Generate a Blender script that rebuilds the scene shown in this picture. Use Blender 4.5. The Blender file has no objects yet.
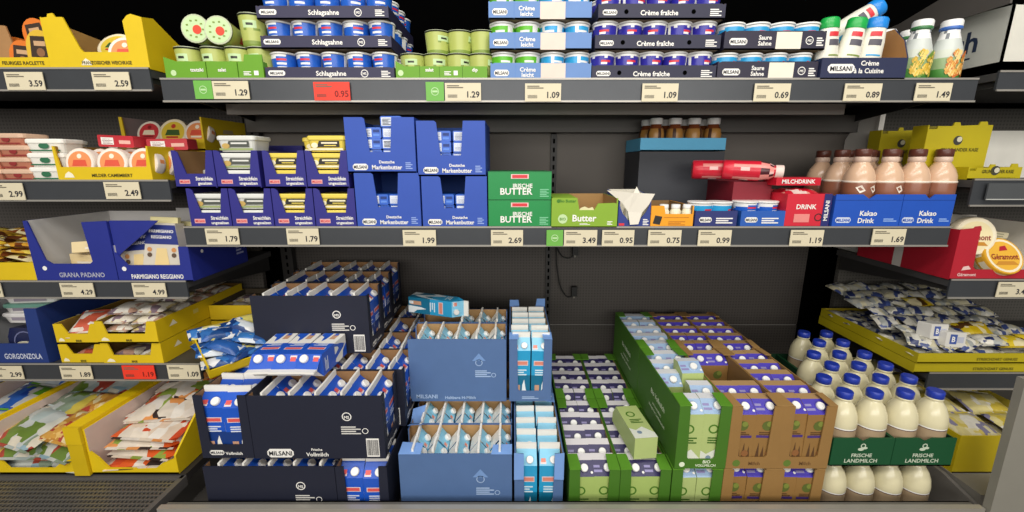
import bpy, math, random
from mathutils import Matrix, Vector, Euler
R = random.Random(7)
sc = bpy.context.scene
COL = sc.collection
PI = math.pi
# ---------------------------------------------------------------- camera
H = 1.45
F = 420.0
TH = math.radians(12.5)
CT, ST = math.cos(TH), math.sin(TH)
cam_d = bpy.data.cameras.new('camera'); cam = bpy.data.objects.new('camera', cam_d); COL.objects.link(cam)
cam.location = (0, 0, H); cam.rotation_euler = (PI/2-TH, 0, 0)
cam_d.sensor_width = 36; cam_d.lens = 36*F/1024; cam_d.clip_start = .02; cam_d.clip_end = 50
sc.camera = cam
def Zp(py, Y):            # height of a photo row on the plane at depth Y
    t = (256-py)/F
    return H + Y*(t*CT-ST)/(CT+t*ST)
def Xp(px, Y, Z):         # sideways place of a photo column at depth Y and height Z
    return (px-512)/F*(Y*CT-(Z-H)*ST)
def AT(px, py, Y):
    z = Zp(py, Y); return Xp(px, Y, z), Y, z
# ---------------------------------------------------------------- materials
def lin(hexs):
    h = hexs.lstrip('#'); out = []
    for i in (0, 2, 4):
        v = int(h[i:i+2], 16)/255
        out.append(v/12.92 if v <= .04045 else ((v+.055)/1.055)**2.4)
    return tuple(out)+(1,)
_M = {}
def M(hexs, rough=.5, var=.10, metal=0, scale=18, emit=0, trans=0, coat=0):
    k = ('M', hexs, rough, var, metal, scale, emit, trans, coat)
    if k in _M: return _M[k]
    m = bpy.data.materials.new('paint_'+hexs.lstrip('#')); m.use_nodes = True
    nt = m.node_tree; b = nt.nodes['Principled BSDF']; L = nt.links
    b.inputs['Roughness'].default_value = rough; b.inputs['Metallic'].default_value = metal
    if hexs == '#050505': b.inputs['Specular IOR Level'].default_value = 0
    c = lin(hexs)
    tc = nt.nodes.new('ShaderNodeTexCoord'); no = nt.nodes.new('ShaderNodeTexNoise')
    no.inputs['Scale'].default_value = scale; no.inputs['Detail'].default_value = 3
    L.new(tc.outputs['Object'], no.inputs['Vector'])
    mx = nt.nodes.new('ShaderNodeMix'); mx.data_type = 'RGBA'
    mx.inputs[6].default_value = tuple(x*(1-var) for x in c[:3])+(1,)
    mx.inputs[7].default_value = tuple(min(1, x*(1+var)) for x in c[:3])+(1,)
    L.new(no.outputs['Fac'], mx.inputs[0]); L.new(mx.outputs[2], b.inputs['Base Color'])
    if emit:
        L.new(mx.outputs[2], b.inputs['Emission Color']); b.inputs['Emission Strength'].default_value = emit
    if trans: b.inputs['Transmission Weight'].default_value = trans
    if coat: b.inputs['Coat Weight'].default_value = coat; b.inputs['Coat Roughness'].default_value = .15
    _M[k] = m; return m
def MIX(cols, scale=9, rough=.4, dist=.6, seed=0):
    """printed film: patches of several colours, different on every copy"""
    k = ('X', tuple(cols), scale, rough, dist, seed)
    if k in _M: return _M[k]
    m = bpy.data.materials.new('printed_film'); m.use_nodes = True
    nt = m.node_tree; b = nt.nodes['Principled BSDF']; L = nt.links
    b.inputs['Roughness'].default_value = rough
    tc = nt.nodes.new('ShaderNodeTexCoord'); oi = nt.nodes.new('ShaderNodeObjectInfo')
    va = nt.nodes.new('ShaderNodeVectorMath'); va.operation = 'ADD'
    vs = nt.nodes.new('ShaderNodeVectorMath'); vs.operation = 'SCALE'
    vs.inputs[0].default_value = (7+seed, 13, 5); L.new(oi.outputs['Random'], vs.inputs[3])
    L.new(tc.outputs['Object'], va.inputs[0]); L.new(vs.outputs[0], va.inputs[1])
    vm = nt.nodes.new('ShaderNodeVectorMath'); vm.operation = 'MULTIPLY'; vm.inputs[1].default_value = (1, .62, 1)
    L.new(va.outputs[0], vm.inputs[0])
    no = nt.nodes.new('ShaderNodeTexVoronoi'); no.inputs['Scale'].default_value = scale*4.2; no.distance = 'CHEBYCHEV'
    L.new(vm.outputs[0], no.inputs['Vector'])
    sp = nt.nodes.new('ShaderNodeSeparateColor'); L.new(no.outputs['Color'], sp.inputs[0])
    cr = nt.nodes.new('ShaderNodeValToRGB'); cr.color_ramp.interpolation = 'CONSTANT'
    n = len(cols); e = cr.color_ramp.elements
    e[0].position = 0; e[0].color = lin(cols[0]); e[1].position = 1/n; e[1].color = lin(cols[1])
    for i in range(2, n):
        q = e.new(i/n); q.color = lin(cols[i])
    L.new(sp.outputs[0], cr.inputs[0])
    # fine noise multiplied over the print colours, also drives the bump
    n2 = nt.nodes.new('ShaderNodeTexNoise'); n2.inputs['Scale'].default_value = scale*5
    L.new(va.outputs[0], n2.inputs['Vector'])
    mx = nt.nodes.new('ShaderNodeMix'); mx.data_type = 'RGBA'; mx.blend_type = 'MULTIPLY'
    mx.inputs[0].default_value = .35
    L.new(cr.outputs[0], mx.inputs[6]); L.new(n2.outputs['Fac'], mx.inputs[7])
    L.new(mx.outputs[2], b.inputs['Base Color'])
    bp = nt.nodes.new('ShaderNodeBump'); bp.inputs['Strength'].default_value = .25; bp.inputs['Distance'].default_value = .004
    L.new(n2.outputs['Fac'], bp.inputs['Height']); L.new(bp.outputs[0], b.inputs['Normal'])
    _M[k] = m; return m
def PANEL(hexs, dots=True):
    """dark sheet metal with fine perforation in the middle of each field"""
    k = ('P', hexs, dots)
    if k in _M: return _M[k]
    m = bpy.data.materials.new('perforated_sheet'); m.use_nodes = True
    nt = m.node_tree; b = nt.nodes['Principled BSDF']; L = nt.links
    b.inputs['Roughness'].default_value = .6
    tc = nt.nodes.new('ShaderNodeTexCoord')
    vo = nt.nodes.new('ShaderNodeTexVoronoi'); vo.inputs['Scale'].default_value = 75; vo.inputs['Randomness'].default_value = 0
    L.new(tc.outputs['Object'], vo.inputs['Vector'])
    lt = nt.nodes.new('ShaderNodeMath'); lt.operation = 'LESS_THAN'; lt.inputs[1].default_value = .3
    L.new(vo.outputs['Distance'], lt.inputs[0])
    no = nt.nodes.new('ShaderNodeTexNoise'); no.inputs['Scale'].default_value = 2.2
    L.new(tc.outputs['Object'], no.inputs['Vector'])
    mr = nt.nodes.new('ShaderNodeMath'); mr.operation = 'GREATER_THAN'; mr.inputs[1].default_value = .5
    L.new(no.outputs['Fac'], mr.inputs[0]); mr.inputs[1].default_value = .0
    mu = nt.nodes.new('ShaderNodeMath'); mu.operation = 'MULTIPLY'
    L.new(lt.outputs[0], mu.inputs[0]); L.new(mr.outputs[0], mu.inputs[1])
    mx = nt.nodes.new('ShaderNodeMix'); mx.data_type = 'RGBA'; c = lin(hexs)
    mx.inputs[6].default_value = c; mx.inputs[7].default_value = tuple(x*.62 for x in c[:3])+(1,)
    L.new(mu.outputs[0], mx.inputs[0]); L.new(mx.outputs[2], b.inputs['Base Color'])
    _M[k] = m; return m
# ---------------------------------------------------------------- mesh builder
FR = Matrix(((1,0,0,0),(0,0,-1,0),(0,1,0,0),(0,0,0,1)))       # drawing plane stands up and faces -Y
LF = Matrix(((0,0,-1,0),(-1,0,0,0),(0,1,0,0),(0,0,0,1)))      # ... faces -X
RT = Matrix(((0,0,1,0),(1,0,0,0),(0,1,0,0),(0,0,0,1)))        # ... faces +X
def TR(x=0, y=0, z=0): return Matrix.Translation((x, y, z))
_T = {}
def text_mesh(s):
    if s in _T: return _T[s]
    cu = bpy.data.curves.new('t', 'FONT'); cu.body = s; cu.size = 1; cu.resolution_u = 2; cu.offset = .022
    ob = bpy.data.objects.new('t', cu); COL.objects.link(ob)
    dg = bpy.context.evaluated_depsgraph_get(); me = bpy.data.meshes.new_from_object(ob.evaluated_get(dg))
    vs = [v.co.copy() for v in me.vertices]; fs = [tuple(p.vertices) for p in me.polygons]
    bpy.data.objects.remove(ob); bpy.data.curves.remove(cu); bpy.data.meshes.remove(me)
    w0 = min((v.x for v in vs), default=0); w1 = max((v.x for v in vs), default=1)
    _T[s] = (vs, fs, w0, w1); return _T[s]
class MB:
    def __init__(s): s.pc = []; s.v = []; s.f = []; s.m = []; s.sm = []; s.ms = []; s.T = Matrix.Identity(4)
    def mi(s, mat):
        if mat not in s.ms: s.ms.append(mat)
        return s.ms.index(mat)
    def add(s, vs, fs, mat, smooth=False, T=None):
        if not vs: return s
        o = len(s.v); A = s.T @ T if T is not None else s.T
        s.v += [A @ Vector(v) for v in vs]; s.pc.append((o, len(s.v), len(s.f), len(s.f)+len(fs)))
        for i, f in enumerate(fs):
            s.f.append(tuple(o+j for j in f)); s.m.append(s.mi(mat[i] if isinstance(mat, list) else mat)); s.sm.append(smooth)
        return s
    def box(s, x0, x1, y0, y1, z0, z1, mat, T=None):
        vs = [(x,y,z) for z in (z0,z1) for y in (y0,y1) for x in (x0,x1)]
        return s.add(vs, [(0,2,3,1),(4,5,7,6),(0,1,5,4),(2,6,7,3),(0,4,6,2),(1,3,7,5)], mat, False, T)
    def sheet(s, poly, T, t, mf, mb=None, me=None):
        """flat board of outline poly drawn on plane T (its front faces the plane's normal), thickness t behind it"""
        mb = mb or mf; me = me or mf; n = len(poly)
        vs = [(x,y,0) for x,y in poly]+[(x,y,-t) for x,y in poly]
        a = sum(poly[i][0]*poly[(i+1)%n][1]-poly[(i+1)%n][0]*poly[i][1] for i in range(n))
        idx = list(range(n)) if a > 0 else list(range(n))[::-1]
        fs = [tuple(idx), tuple(n+i for i in idx[::-1])]; ms = [mf, mb]
        for k in range(n):
            i, j = idx[k], idx[(k+1)%n]; fs.append((i, n+i, n+j, j)); ms.append(me)
        return s.add(vs, fs, ms, False, T)
    def rect(s, u0, u1, v0, v1, T, mat, lift=.0006):
        return s.add([(u0,v0,lift),(u1,v0,lift),(u1,v1,lift),(u0,v1,lift)], [(0,1,2,3)], mat, False, T)
    def poly(s, pts, T, mat, lift=.0006):
        a = sum(pts[i][0]*pts[(i+1)%len(pts)][1]-pts[(i+1)%len(pts)][0]*pts[i][1] for i in range(len(pts)))
        if a < 0: pts = pts[::-1]
        return s.add([(x,y,lift) for x,y in pts], [tuple(range(len(pts)))], mat, False, T)
    def disc(s, u, v, r, T, mat, lift=.0006, n=16, ry=None):
        ry = ry or r
        return s.poly([(u+r*math.cos(2*PI*i/n), v+ry*math.sin(2*PI*i/n)) for i in range(n)], T, mat, lift)
    def ring(s, u, v, r, w, T, mat, lift=.0006, n=16):
        vs = []; fs = []
        for i in range(n):
            a = 2*PI*i/n; vs += [(u+r*math.cos(a), v+r*math.sin(a), lift), (u+(r-w)*math.cos(a), v+(r-w)*math.sin(a), lift)]
        for i in range(n): j = (i+1) % n; fs.append((2*i, 2*j, 2*j+1, 2*i+1))
        return s.add(vs, fs, mat, False, T)
    def text(s, st, u, v, size, T, mat, align='c', lift=.0009, maxw=None):
        vs, fs, w0, w1 = text_mesh(st); k = size; kx = size
        if maxw and (w1-w0)*k > maxw: kx = maxw/(w1-w0)
        off = {'l': -w0, 'c': -(w0+w1)/2, 'r': -w1}[align]
        return s.add([((p.x+off)*kx+u, p.y*k+v, lift) for p in vs], fs, mat, False, T)
    def lathe(s, prof, mat, n=20, T=None, cap=True, smooth=True):
        """prof [(r,z)...] bottom to top; mat: one, or function(ring,segment)"""
        vs = []; fs = []; ms = []
        for r, z in prof:
            for i in range(n): a = 2*PI*i/n-PI/2; vs.append((r*math.cos(a), r*math.sin(a), z))
        g = mat if callable(mat) else (lambda a, b: mat)
        for k in range(len(prof)-1):
            for i in range(n):
                j = (i+1) % n; fs.append((k*n+i, k*n+j, (k+1)*n+j, (k+1)*n+i)); ms.append(g(k, i))
        s.add(vs, fs, ms, smooth, T)
        if cap:
            s.add([(r*math.cos(2*PI*i/n-PI/2), r*math.sin(2*PI*i/n-PI/2), z) for r, z in (prof[0],) for i in range(n)], [tuple(range(n))[::-1]], g(0, 0), False, T)
            s.add([(r*math.cos(2*PI*i/n-PI/2), r*math.sin(2*PI*i/n-PI/2), z) for r, z in (prof[-1],) for i in range(n)], [tuple(range(n))], g(len(prof)-2, 0), False, T)
        return s
    def tube(s, pts, r, mat, n=8):
        vs = []; fs = []
        for k, p in enumerate(pts):
            p = Vector(p); d = (Vector(pts[min(k+1, len(pts)-1)])-Vector(pts[max(k-1, 0)])).normalized()
            a = d.orthogonal().normalized(); b = d.cross(a)
            for i in range(n): vs.append(p+a*r*math.cos(2*PI*i/n)+b*r*math.sin(2*PI*i/n))
        for k in range(len(pts)-1):
            for i in range(n): j = (i+1) % n; fs.append((k*n+i, k*n+j, (k+1)*n+j, (k+1)*n+i))
        return s.add(vs, fs, mat, True)
    def pillow(s, w, l, h, mat, n=8, crimp=.0, noise=.15, seed=1, T=None, p=2.5):
        """sealed bag lying flat, centred, bottom at z=0"""
        rr = random.Random(seed); vs = []; fs = []
        for side in (1, -1):
            for j in range(n+1):
                for i in range(n+1):
                    u = i/n*2-1; q = j/n*2-1
                    e = (1-abs(u)**p)*(1-abs(q)**p)
                    z = h/2+side*h/2*(e**.55)*(1+noise*(rr.random()-.5)*2)*(1 if side > 0 else .8)
                    vs.append((u*w/2*(1-.06*(1-abs(q))), q*l/2*(1-.05*(1-abs(u))), z))
        N = (n+1)*(n+1)
        for j in range(n):
            for i in range(n):
                a = j*(n+1)+i; fs.append((a, a+1, a+n+2, a+n+1)); fs.append((N+a, N+a+n+1, N+a+n+2, N+a+1))
        return s.add(vs, fs, mat, True, T)
    def split(s, gap=.02):
        """one builder for each cluster of printed marks that stand apart from the others"""
        bb = [[min(s.v[i][k] for i in range(a, b)) for k in range(3)]+[max(s.v[i][k] for i in range(a, b)) for k in range(3)] for a, b, _, _ in s.pc]
        g = list(range(len(bb)))
        def root(i):
            while g[i] != i: i = g[i]
            return i
        for i in range(len(bb)):
            for j in range(i):
                if all(bb[i][k] <= bb[j][k+3]+gap and bb[j][k] <= bb[i][k+3]+gap for k in range(3)): g[root(i)] = root(j)
        out = {}
        for i, (a, b, c, d) in enumerate(s.pc):
            m = out.setdefault(root(i), MB()); m.ms = s.ms; o = len(m.v)-a
            m.v += s.v[a:b]; m.f += [tuple(q+o for q in f) for f in s.f[c:d]]; m.m += s.m[c:d]; m.sm += s.sm[c:d]
        return list(out.values())
    def mesh(s, name):
        me = bpy.data.meshes.new(name); me.from_pydata([tuple(v) for v in s.v], [], s.f)
        for m in s.ms: me.materials.append(m)
        me.polygons.foreach_set('material_index', s.m); me.polygons.foreach_set('use_smooth', s.sm)
        me.update(); return me
# ---------------------------------------------------------------- objects
def link(name, data, parent=None, loc=(0,0,0), rot=(0,0,0)):
    o = bpy.data.objects.new(name, data); COL.objects.link(o)
    o.location = loc; o.rotation_euler = rot
    if parent is not None: o.parent = parent
    return o
def tag(o, label, cat, group=None):
    o['label'] = label; o['category'] = cat
    if group: o['group'] = group
    return o
def struct(name, mb, loc=(0,0,0)):
    o = link(name, mb.mesh(name), None, loc); o['kind'] = 'structure'; return o
KIND = {}
def define(kind, *parts):
    """parts: (name, MB or None[, index of the part it hangs on]); the first is the thing itself"""
    L = []; extra = []
    for p in parts:
        up = p[2] if len(p) > 2 else 0
        bits = p[1].split(.02) if p[0] in ('printed_label', 'sealed_edge', 'label_print') else [p[1]]
        if not bits: continue
        L.append((p[0], bits[0].mesh(p[0]), up)); extra += [(p[0], q.mesh(p[0]), up) for q in bits[1:]]
    KIND[kind] = L+extra
def put(kind, label, cat, loc, rot=(0,0,0), group=None, skip=()):
    made = []
    for k, (n, me, up) in enumerate(KIND[kind]):
        if n in skip and k: made.append(None); continue
        made.append(link(n, me, made[up] if k else None, loc if k == 0 else (0,0,0), rot if k == 0 else (0,0,0)))
    return tag(made[0], label, cat, group)
def one(name, mb, label, cat, loc=(0,0,0), rot=(0,0,0), group=None, parts=()):
    o = link(name, mb.mesh(name), None, loc, rot); tag(o, label, cat, group)
    for n, b in parts:
        if n == 'lettering': letters(b, o)
        else: link(n, b.mesh(n), o)
    return o
def letters(mb, o, gap=.012, name='lettering'):
    for q in mb.split(gap): link(name, q.mesh(name), o)
ORD = ['first','second','third','fourth','fifth','sixth','seventh','eighth','ninth','tenth','eleventh','twelfth','thirteenth','fourteenth']
WHITE = M('#f2f0ea', .5, .04); INK = M('#23232b', .6, .05); CARD = M('#a67c4e', .8, .12); GREYCARD = M('#c9c4bb', .8, .06)
def tray(name, label, cat, x0, x1, Y, zb, d, hf, hs=None, hb=None, co='#222a55', ci=None, t=.004, front=None, sideL=None, sideR=None, rot=0, group=None, deco=None, side_deco=None, tiltx=0, tilty=0):
    """open cardboard display tray; front / side outlines may be given in local units (side: u from the front edge back)"""
    w = x1-x0; hs = hs or hf; hb = hb or hs
    mo = M(co, .55, .07) if isinstance(co, str) else co; mi = (M(ci, .75, .07) if isinstance(ci, str) else ci) if ci else mo
    b = MB(); b.box(-w/2, w/2, 0, d, 0, t, [mi, mi, mo, mo, mo, mo])
    fp = front or [(0,0),(w,0),(w,hf),(0,hf)]
    b.sheet(fp, TR(-w/2, 0, 0)@FR, t, mo, mi)
    b.sheet([(0,0),(w,0),(w,hb),(0,hb)], TR(-w/2, d-t, 0)@FR, t, mi, mo)
    sl = sideL or [(0,0),(d,0),(d,hb),(0,hs)]; sr = sideR or [(0,0),(d,0),(d,hb),(0,hs)]
    b.sheet([(-u, v) for u, v in sl], TR(-w/2-.0004, .0006, 0)@LF, t, mo, mi)
    b.sheet(sr, TR(w/2+.0004, .0006, 0)@RT, t, mo, mi)
    o = link(name, b.mesh(name), None, ((x0+x1)/2, Y, zb), (tiltx, tilty, rot)); tag(o, label, cat, group)
    if deco:
        lb = MB(); deco(lb, TR(-w/2, 0, 0)@FR, w); letters(lb, o)
    if side_deco:
        lb = MB(); side_deco(lb, TR(w/2, 0, 0)@RT); letters(lb, o)
    return o
def logo(b, u, v, w, h, T, plate=None, ink=None, st='MILSANI'):
    plate = plate or WHITE; ink = ink or INK; r = h*.3
    b.poly([(u+r,v),(u+w-r,v),(u+w,v+r),(u+w,v+h-r),(u+w-r,v+h),(u+r,v+h),(u,v+h-r),(u,v+r)], T, plate)
    b.text(st, u+w/2, v+h*.24, h*.72, T, ink, 'c', .0012, w*.88)
def lines(b, u, v, w, h, n, T, mat):
    for i in range(n):
        b.rect(u, u+w*(1 if i % 2 == 0 else .75), v+h*i/n, v+h*i/n+h/n*.55, T, mat)
def barcode(b, u, v, w, h, T):
    b.rect(u, u+w, v, v+h, T, WHITE); x = u+w*.06; rr = random.Random(3)
    while x < u+w*.92:
        q = w*rr.choice((.02, .03, .05)); b.rect(x, x+q, v+h*.08, v+h*.92, T, INK, .001); x += q+w*rr.choice((.025, .04))
# ---------------------------------------------------------------- setting
YS = 1.27                       # front plane of the shelves
Z1 = Zp(79.5, YS); Z2 = Zp(227.5, YS)
ZF = H-1.065                     # floor of the lower bin
XL, XR = -1.0, 1.335            # the middle bay
DK = M('#33302e', .5, .08); BLK = M('#050505', .9, .1); SH = M('#4b4a4a', .45, .06, .2); RAIL = M('#44474b', .35, .08, .3); EDGE = M('#a8a49c', .35, .05, .4)
DIM = M('#3b3836', .6, .08)
struct('floor', MB().box(-4, 4, -2.5, 2.2, -.05, 0, M('#6d6963', .4, .1, 0, 4)))
struct('wall_back', MB().box(-3.2, 3.4, 1.9, 1.96, 0, 3.0, BLK))
# dark sheet lining behind the goods
b = MB(); X0, XM, X1 = XL-.02, .167, XR+.02
for xa, xb in ((X0, XM-.012), (XM+.012, X1)):
    for za, zb in ((ZF-.05, Zp(325, 1.88)-.003), (Zp(325, 1.88)+.003, Z2-.03)):
        b.box(xa, xb, 1.88, 1.9, za, zb, PANEL('#4a4541'))
    b.box(xa, xb, 1.74, 1.76, Z2-.03, Zp(118, 1.74), PANEL('#6a645e'))
struct('wall_lining_middle', b)
struct('trim_1', MB().box(X0, X1, 1.886, 1.897, Zp(325, 1.88)-.004, Zp(325, 1.88)+.004, M('#8d8a86', .4)))
b = MB().box(X0, X1, 1.68, 1.76, Z1-.115, Z1-.052, M('#56534f', .5, .06))
b.box(XL+.03, 1.13, 1.50, 1.515, Zp(114.5, 1.5), Zp(104, 1.5), M('#a39e97', .5, .05))
struct('trim_2', b)
struct('wall_lining_left', MB().box(-3.0, X0-.06, 1.76, 1.78, .3, Z1-.02, PANEL('#5a5550')))
struct('wall_lining_right', MB().box(X1+.06, 3.2, 1.76, 1.78, .3, Z1-.02, PANEL('#5e5b55')))
struct('ceiling', MB().box(-4, 4, 1.0, 2.2, H+1.0, H+1.06, BLK).box(-4, 4, 1.76, 1.9, Z1-.02, H+1.0, BLK))  # black colour stands in for the unlit space above the top shelf
# slotted uprights of the rack
def upright(x, y, za, zb, label, w=.024):
    b = MB().box(x-w/2, x+w/2, y, y+.03, za, zb, M('#2b2928', .5))
    z = za+.03; s = MB()
    while z < zb-.02:
        s.box(x-.004, x+.004, y-.0012, y+.001, z, z+.018, BLK); z += .034
    one('rack_upright', b, label, 'rack post', parts=(('slots', s),))
upright(XM, 1.868, ZF, Z2-.04, 'black slotted rack upright in the middle of the lower back panel')
upright(XM, 1.728, Z2, Z1-.12, 'black slotted rack upright behind the butter boxes of the middle shelf')
upright(XL-.012, 1.84, ZF, Z2-.04, 'black slotted rack upright at left end of the lower back panel', .05)
upright(XL-.012, 1.70, Z2, Z1-.05, 'dark rack upright behind the navy spread boxes', .05)
# side plates
def plate(pts, x, name, lab, hexs, edge=None):
    b = MB().sheet([(-y, z) for y, z in pts], TR(x, 0, 0)@LF, .006, M(hexs, .5, .05))
    p = []
    if edge:
        e = MB().box(x-.006, x+.012, edge[0]-.006, edge[0]+.006, edge[1], edge[2], M('#d9d6cf', .4)); p = (('edge_strip', e),)
    one(name, b, lab, 'side plate', parts=p)
plate([(1.585, Z2+.02), (1.735, Z2+.02), (1.735, Zp(140, 1.735)), (1.70, Zp(126, 1.70)), (1.63, Zp(113, 1.63)), (1.585, Zp(111, 1.585))], 1.328, 'side_plate',
      'grey side plate with pale front edge beside the yellow boxes, right', '#efece4', (1.585, Z2+.02, Zp(110, 1.585)))
plate([(1.256, Zp(3, 1.256)), (1.60, Zp(40, 1.60)), (1.74, Zp(50, 1.74)), (1.74, Zp(38, 1.74)), (1.60, Zp(24, 1.60)), (1.256, Zp(-50, 1.256))], 1.345, 'side_plate',
      'dark grey side plate behind pasta sauce bottles at top right', '#57534f')
# ---------------------------------------------------------------- shelves
def shelf(x0, x1, zt, hr, lab, depth=.47, y=YS, rail=RAIL):
    root = link('shelf', None); root.location = ((x0+x1)/2, y, zt); tag(root, lab, 'shelf'); w = (x1-x0)/2
    link('shelf_board', MB().box(-w, w, .004, depth, -.022, -.001, SH).mesh('shelf_board'), root)
    r = MB().box(-w, w, -.002, .004, -hr, .004, rail).box(-w, w, -.006, -.002, -hr-.004, -hr+.001, EDGE).box(-w, w, -.004, -.002, -.001, .004, EDGE)
    link('price_rail', r.mesh('price_rail'), root)
    for s in (-1, 1):
        q = MB().sheet([(0,0),(-depth+.02,0),(-depth+.02,-.06),(-.1,-.022),(0,-.015)], TR(s*(w-.01), .01, -.022)@LF, .004, M('#2a2928', .5))
        link('bracket', q.mesh('bracket'), root)
RL = lambda a, c, y=YS: Zp(a, y)-Zp(c, y)
shelf(XL+.005, 1.32, Z1, RL(79.5, 101), 'long top shelf of the middle bay under the cream cups')
shelf(XL+.0, 1.337, Z2, RL(227.5, 245), 'long lower shelf of the middle bay under the butter boxes')
ZA = [Zp(69, YS), Zp(181, YS), Zp(281.5, YS), Zp(364, YS)]
XLB = -1.022
for z, h, n in zip(ZA, (RL(69, 90), RL(181, 200), RL(281.5, 297), RL(364, 379)), ('top shelf of the left bay under yellow cheese boxes', 'second shelf of the left bay under the round cheese tray', 'third shelf of the left bay under the hard cheese boxes', 'lowest shelf of the left bay above the bagged goods')):
    shelf(-2.1, XLB, z, h, n)
XRB = 1.375
ZR = [Zp(72, YS), Zp(180, YS), Zp(280, YS), Zp(373, YS)]
for z, h, n in zip(ZR, (RL(72, 90), RL(180, 205), RL(280, 297), RL(373, 388)), ('top shelf of the right bay under the grey carton', 'second shelf of the right bay under yellow boxes', 'third shelf of the right bay under the red crate', 'lowest shelf of the right bay under the pile of small packs')):
    shelf(XRB, 2.3, z, h, n)
# ---------------------------------------------------------------- lower bin
STEEL = M('#b9b4a9', .35, .05, .5); GREY = M('#6b6862', .5, .05)
struct('trim_3', MB().box(X0, X1, 1.0, 1.9, ZF-.05, ZF-.001, M('#565350', .5)))
yb = 1.0; zt = Zp(505.5, yb); zb = Zp(512.5, yb)
root = link('bin_rail', None, None, (0, yb, zt)); tag(root, 'pale steel bumper rail along the front of the lower bin', 'rail')
xa, xb = Xp(160, yb, zt), Xp(981, yb, zt)
link('bumper_strip', MB().box(xa, xb, -.012, .004, zb-zt, 0, STEEL).mesh('bumper_strip'), root)
link('front_panel', MB().box(xa, xb, -.004, .004, ZF-.4-zt, zb-zt, M('#3c3a38', .5)).mesh('front_panel'), root)
link('inner_lip', MB().box(xa, xb, .004, .03, Zp(501, 1.03)-zt-.003, Zp(501, 1.03)-zt, GREY).box(xa, xb, .026, .03, ZF-zt, Zp(501, 1.03)-zt, M('#4a4845', .5)).mesh('inner_lip'), root)
struct('trim_6', MB().box(XL-.01, .158, 1.035, 1.86, ZF, H-1.041, M('#45423f', .6)))
# left vent grille
zg = H-.955; b = MB(); gm = M('#7d7a76', .35, .05, .6)
for i in range(15): y = .90+i*.0155; b.box(-1.9, -1.02+(1.12-y)*.0, y-.0022, y+.0022, zg-.012, zg, gm)
for i in range(74): x = -1.9+i*.012; b.box(x-.0018, x+.0018, .895, 1.125, zg-.011, zg-.001, gm)
f = MB().box(-1.9, -1.02, 1.118, 1.13, zg-.03, zg+.004, M('#5b5855', .4)).box(-1.03, -1.015, .88, 1.13, zg-.03, zg+.004, M('#5b5855', .4))
one('vent_grille', b, 'dark metal air grille in front of the yellow bag bins', 'grille', parts=(('grille_frame', f), ('duct', MB().box(-1.9, -1.03, .9, 1.12, zg-.2, zg-.19, BLK))))
struct('trim_4', MB().box(-2.2, -1.015, 1.13, 1.76, H-.97, H-.946, DK))
struct('trim_5', MB().box(X1+.02, 2.3, 1.05, 1.76, H-1.0, H-.95, M('#8a867e', .5)))
b = MB().sheet([(-1.0, H-.62), (-1.0, H-1.06), (-1.76, H-1.06), (-1.76, H-.62), (-1.15, H-.9)], TR(X1+.005, 0, 0)@LF, .012, M('#8d8980', .5))
struct('wall_bin_right', MB().sheet([(-1.02, H-.985), (-1.0, H-1.08), (-1.76, H-1.08), (-1.76, H-.955), (-1.15, H-.955)], TR(X1+.004, 0, 0)@LF, .012, M('#84807a', .5)))
p = [AT(px, py, .98) for px, py in ((1026, 380), (1060, 380), (1060, 520), (988, 520))]
one('bay_divider', MB().sheet([(q[0], q[2]) for q in p], TR(0, .98, 0)@FR, .02, M('#8b887e', .5, .05)), 'grey slanting divider panel edge at far lower right', 'divider')
# cables hanging behind the bin
def cable(pts, plug, lab):
    P = [AT(a, c, 1.86) for a, c in pts]
    # smooth
    S = []
    for i in range(len(P)-1):
        for k in range(6):
            t = k/6; p0, p1, p2, p3 = (Vector(P[max(i-1,0)]), Vector(P[i]), Vector(P[i+1]), Vector(P[min(i+2,len(P)-1)]))
            S.append(.5*((2*p1)+(p2-p0)*t+(2*p0-5*p1+4*p2-p3)*t*t+(3*p1-p0-3*p2+p3)*t**3))
    S.append(Vector(P[-1])); x, y, z = AT(*plug, 1.86)
    q = MB().box(x-.012, x+.012, 1.845, 1.872, z-.022, z+.022, M('#121212', .5)).box(x-.004, x+.004, 1.85, 1.86, z-.032, z-.022, M('#77736c', .4))
    one('hanging_cable', MB().tube(S, .0028, M('#141414', .6)), lab, 'cable', parts=(('plug', q),))
cable([(556, 246), (562, 256), (570, 258), (574, 253)], (575, 250), 'short black cable loop with plug hanging just under the shelf')
cable([(556, 246), (557, 268), (561, 288), (568, 297), (574, 294)], (574, 291), 'long black cable with plug hanging lower on the back panel')
# ---------------------------------------------------------------- price tags
CREAM = M('#d9cfb2', .55, .03); REDP = M('#ee3b26', .5, .03); GRNP = M('#6cb048', .5, .03)
def ptag(px0, px1, py0, py1, price, lab, col=CREAM, ink=INK, y=YS):
    y = y-.008; z0 = Zp(py1, y); z1 = Zp(py0, y); zm = (z0+z1)/2; x0 = Xp(px0, y, zm); x1 = Xp(px1, y, zm); w = x1-x0; h = z1-z0
    b = MB().box(0, w, -.001, .001, 0, h, col); L = MB(); T = TR(0, -.001, 0)@FR
    if price:
        L.text(price, w*.96, h*.2, h*.48, T, ink, 'r', .0005, w*.5)
        lines(L, w*.06, h*.72, w*.45, h*.2, 2, T, M('#6e6757', .6))
        for i in range(9): L.rect(w*.08+i*w*.03, w*.08+i*w*.03+w*.015, h*.18, h*.36, T, M('#4a453c', .6))
    else:
        L.ring(w*.5, h*.5, h*.22, h*.04, T, M('#b6dba0', .5)); L.rect(w*.35, w*.65, h*.45, h*.55, T, M('#b6dba0', .5))
    return one('price_tag', b, lab, 'price tag', (x0, y, z0), parts=(('price_print', L),))
G = 'cream price tag reading '
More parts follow.
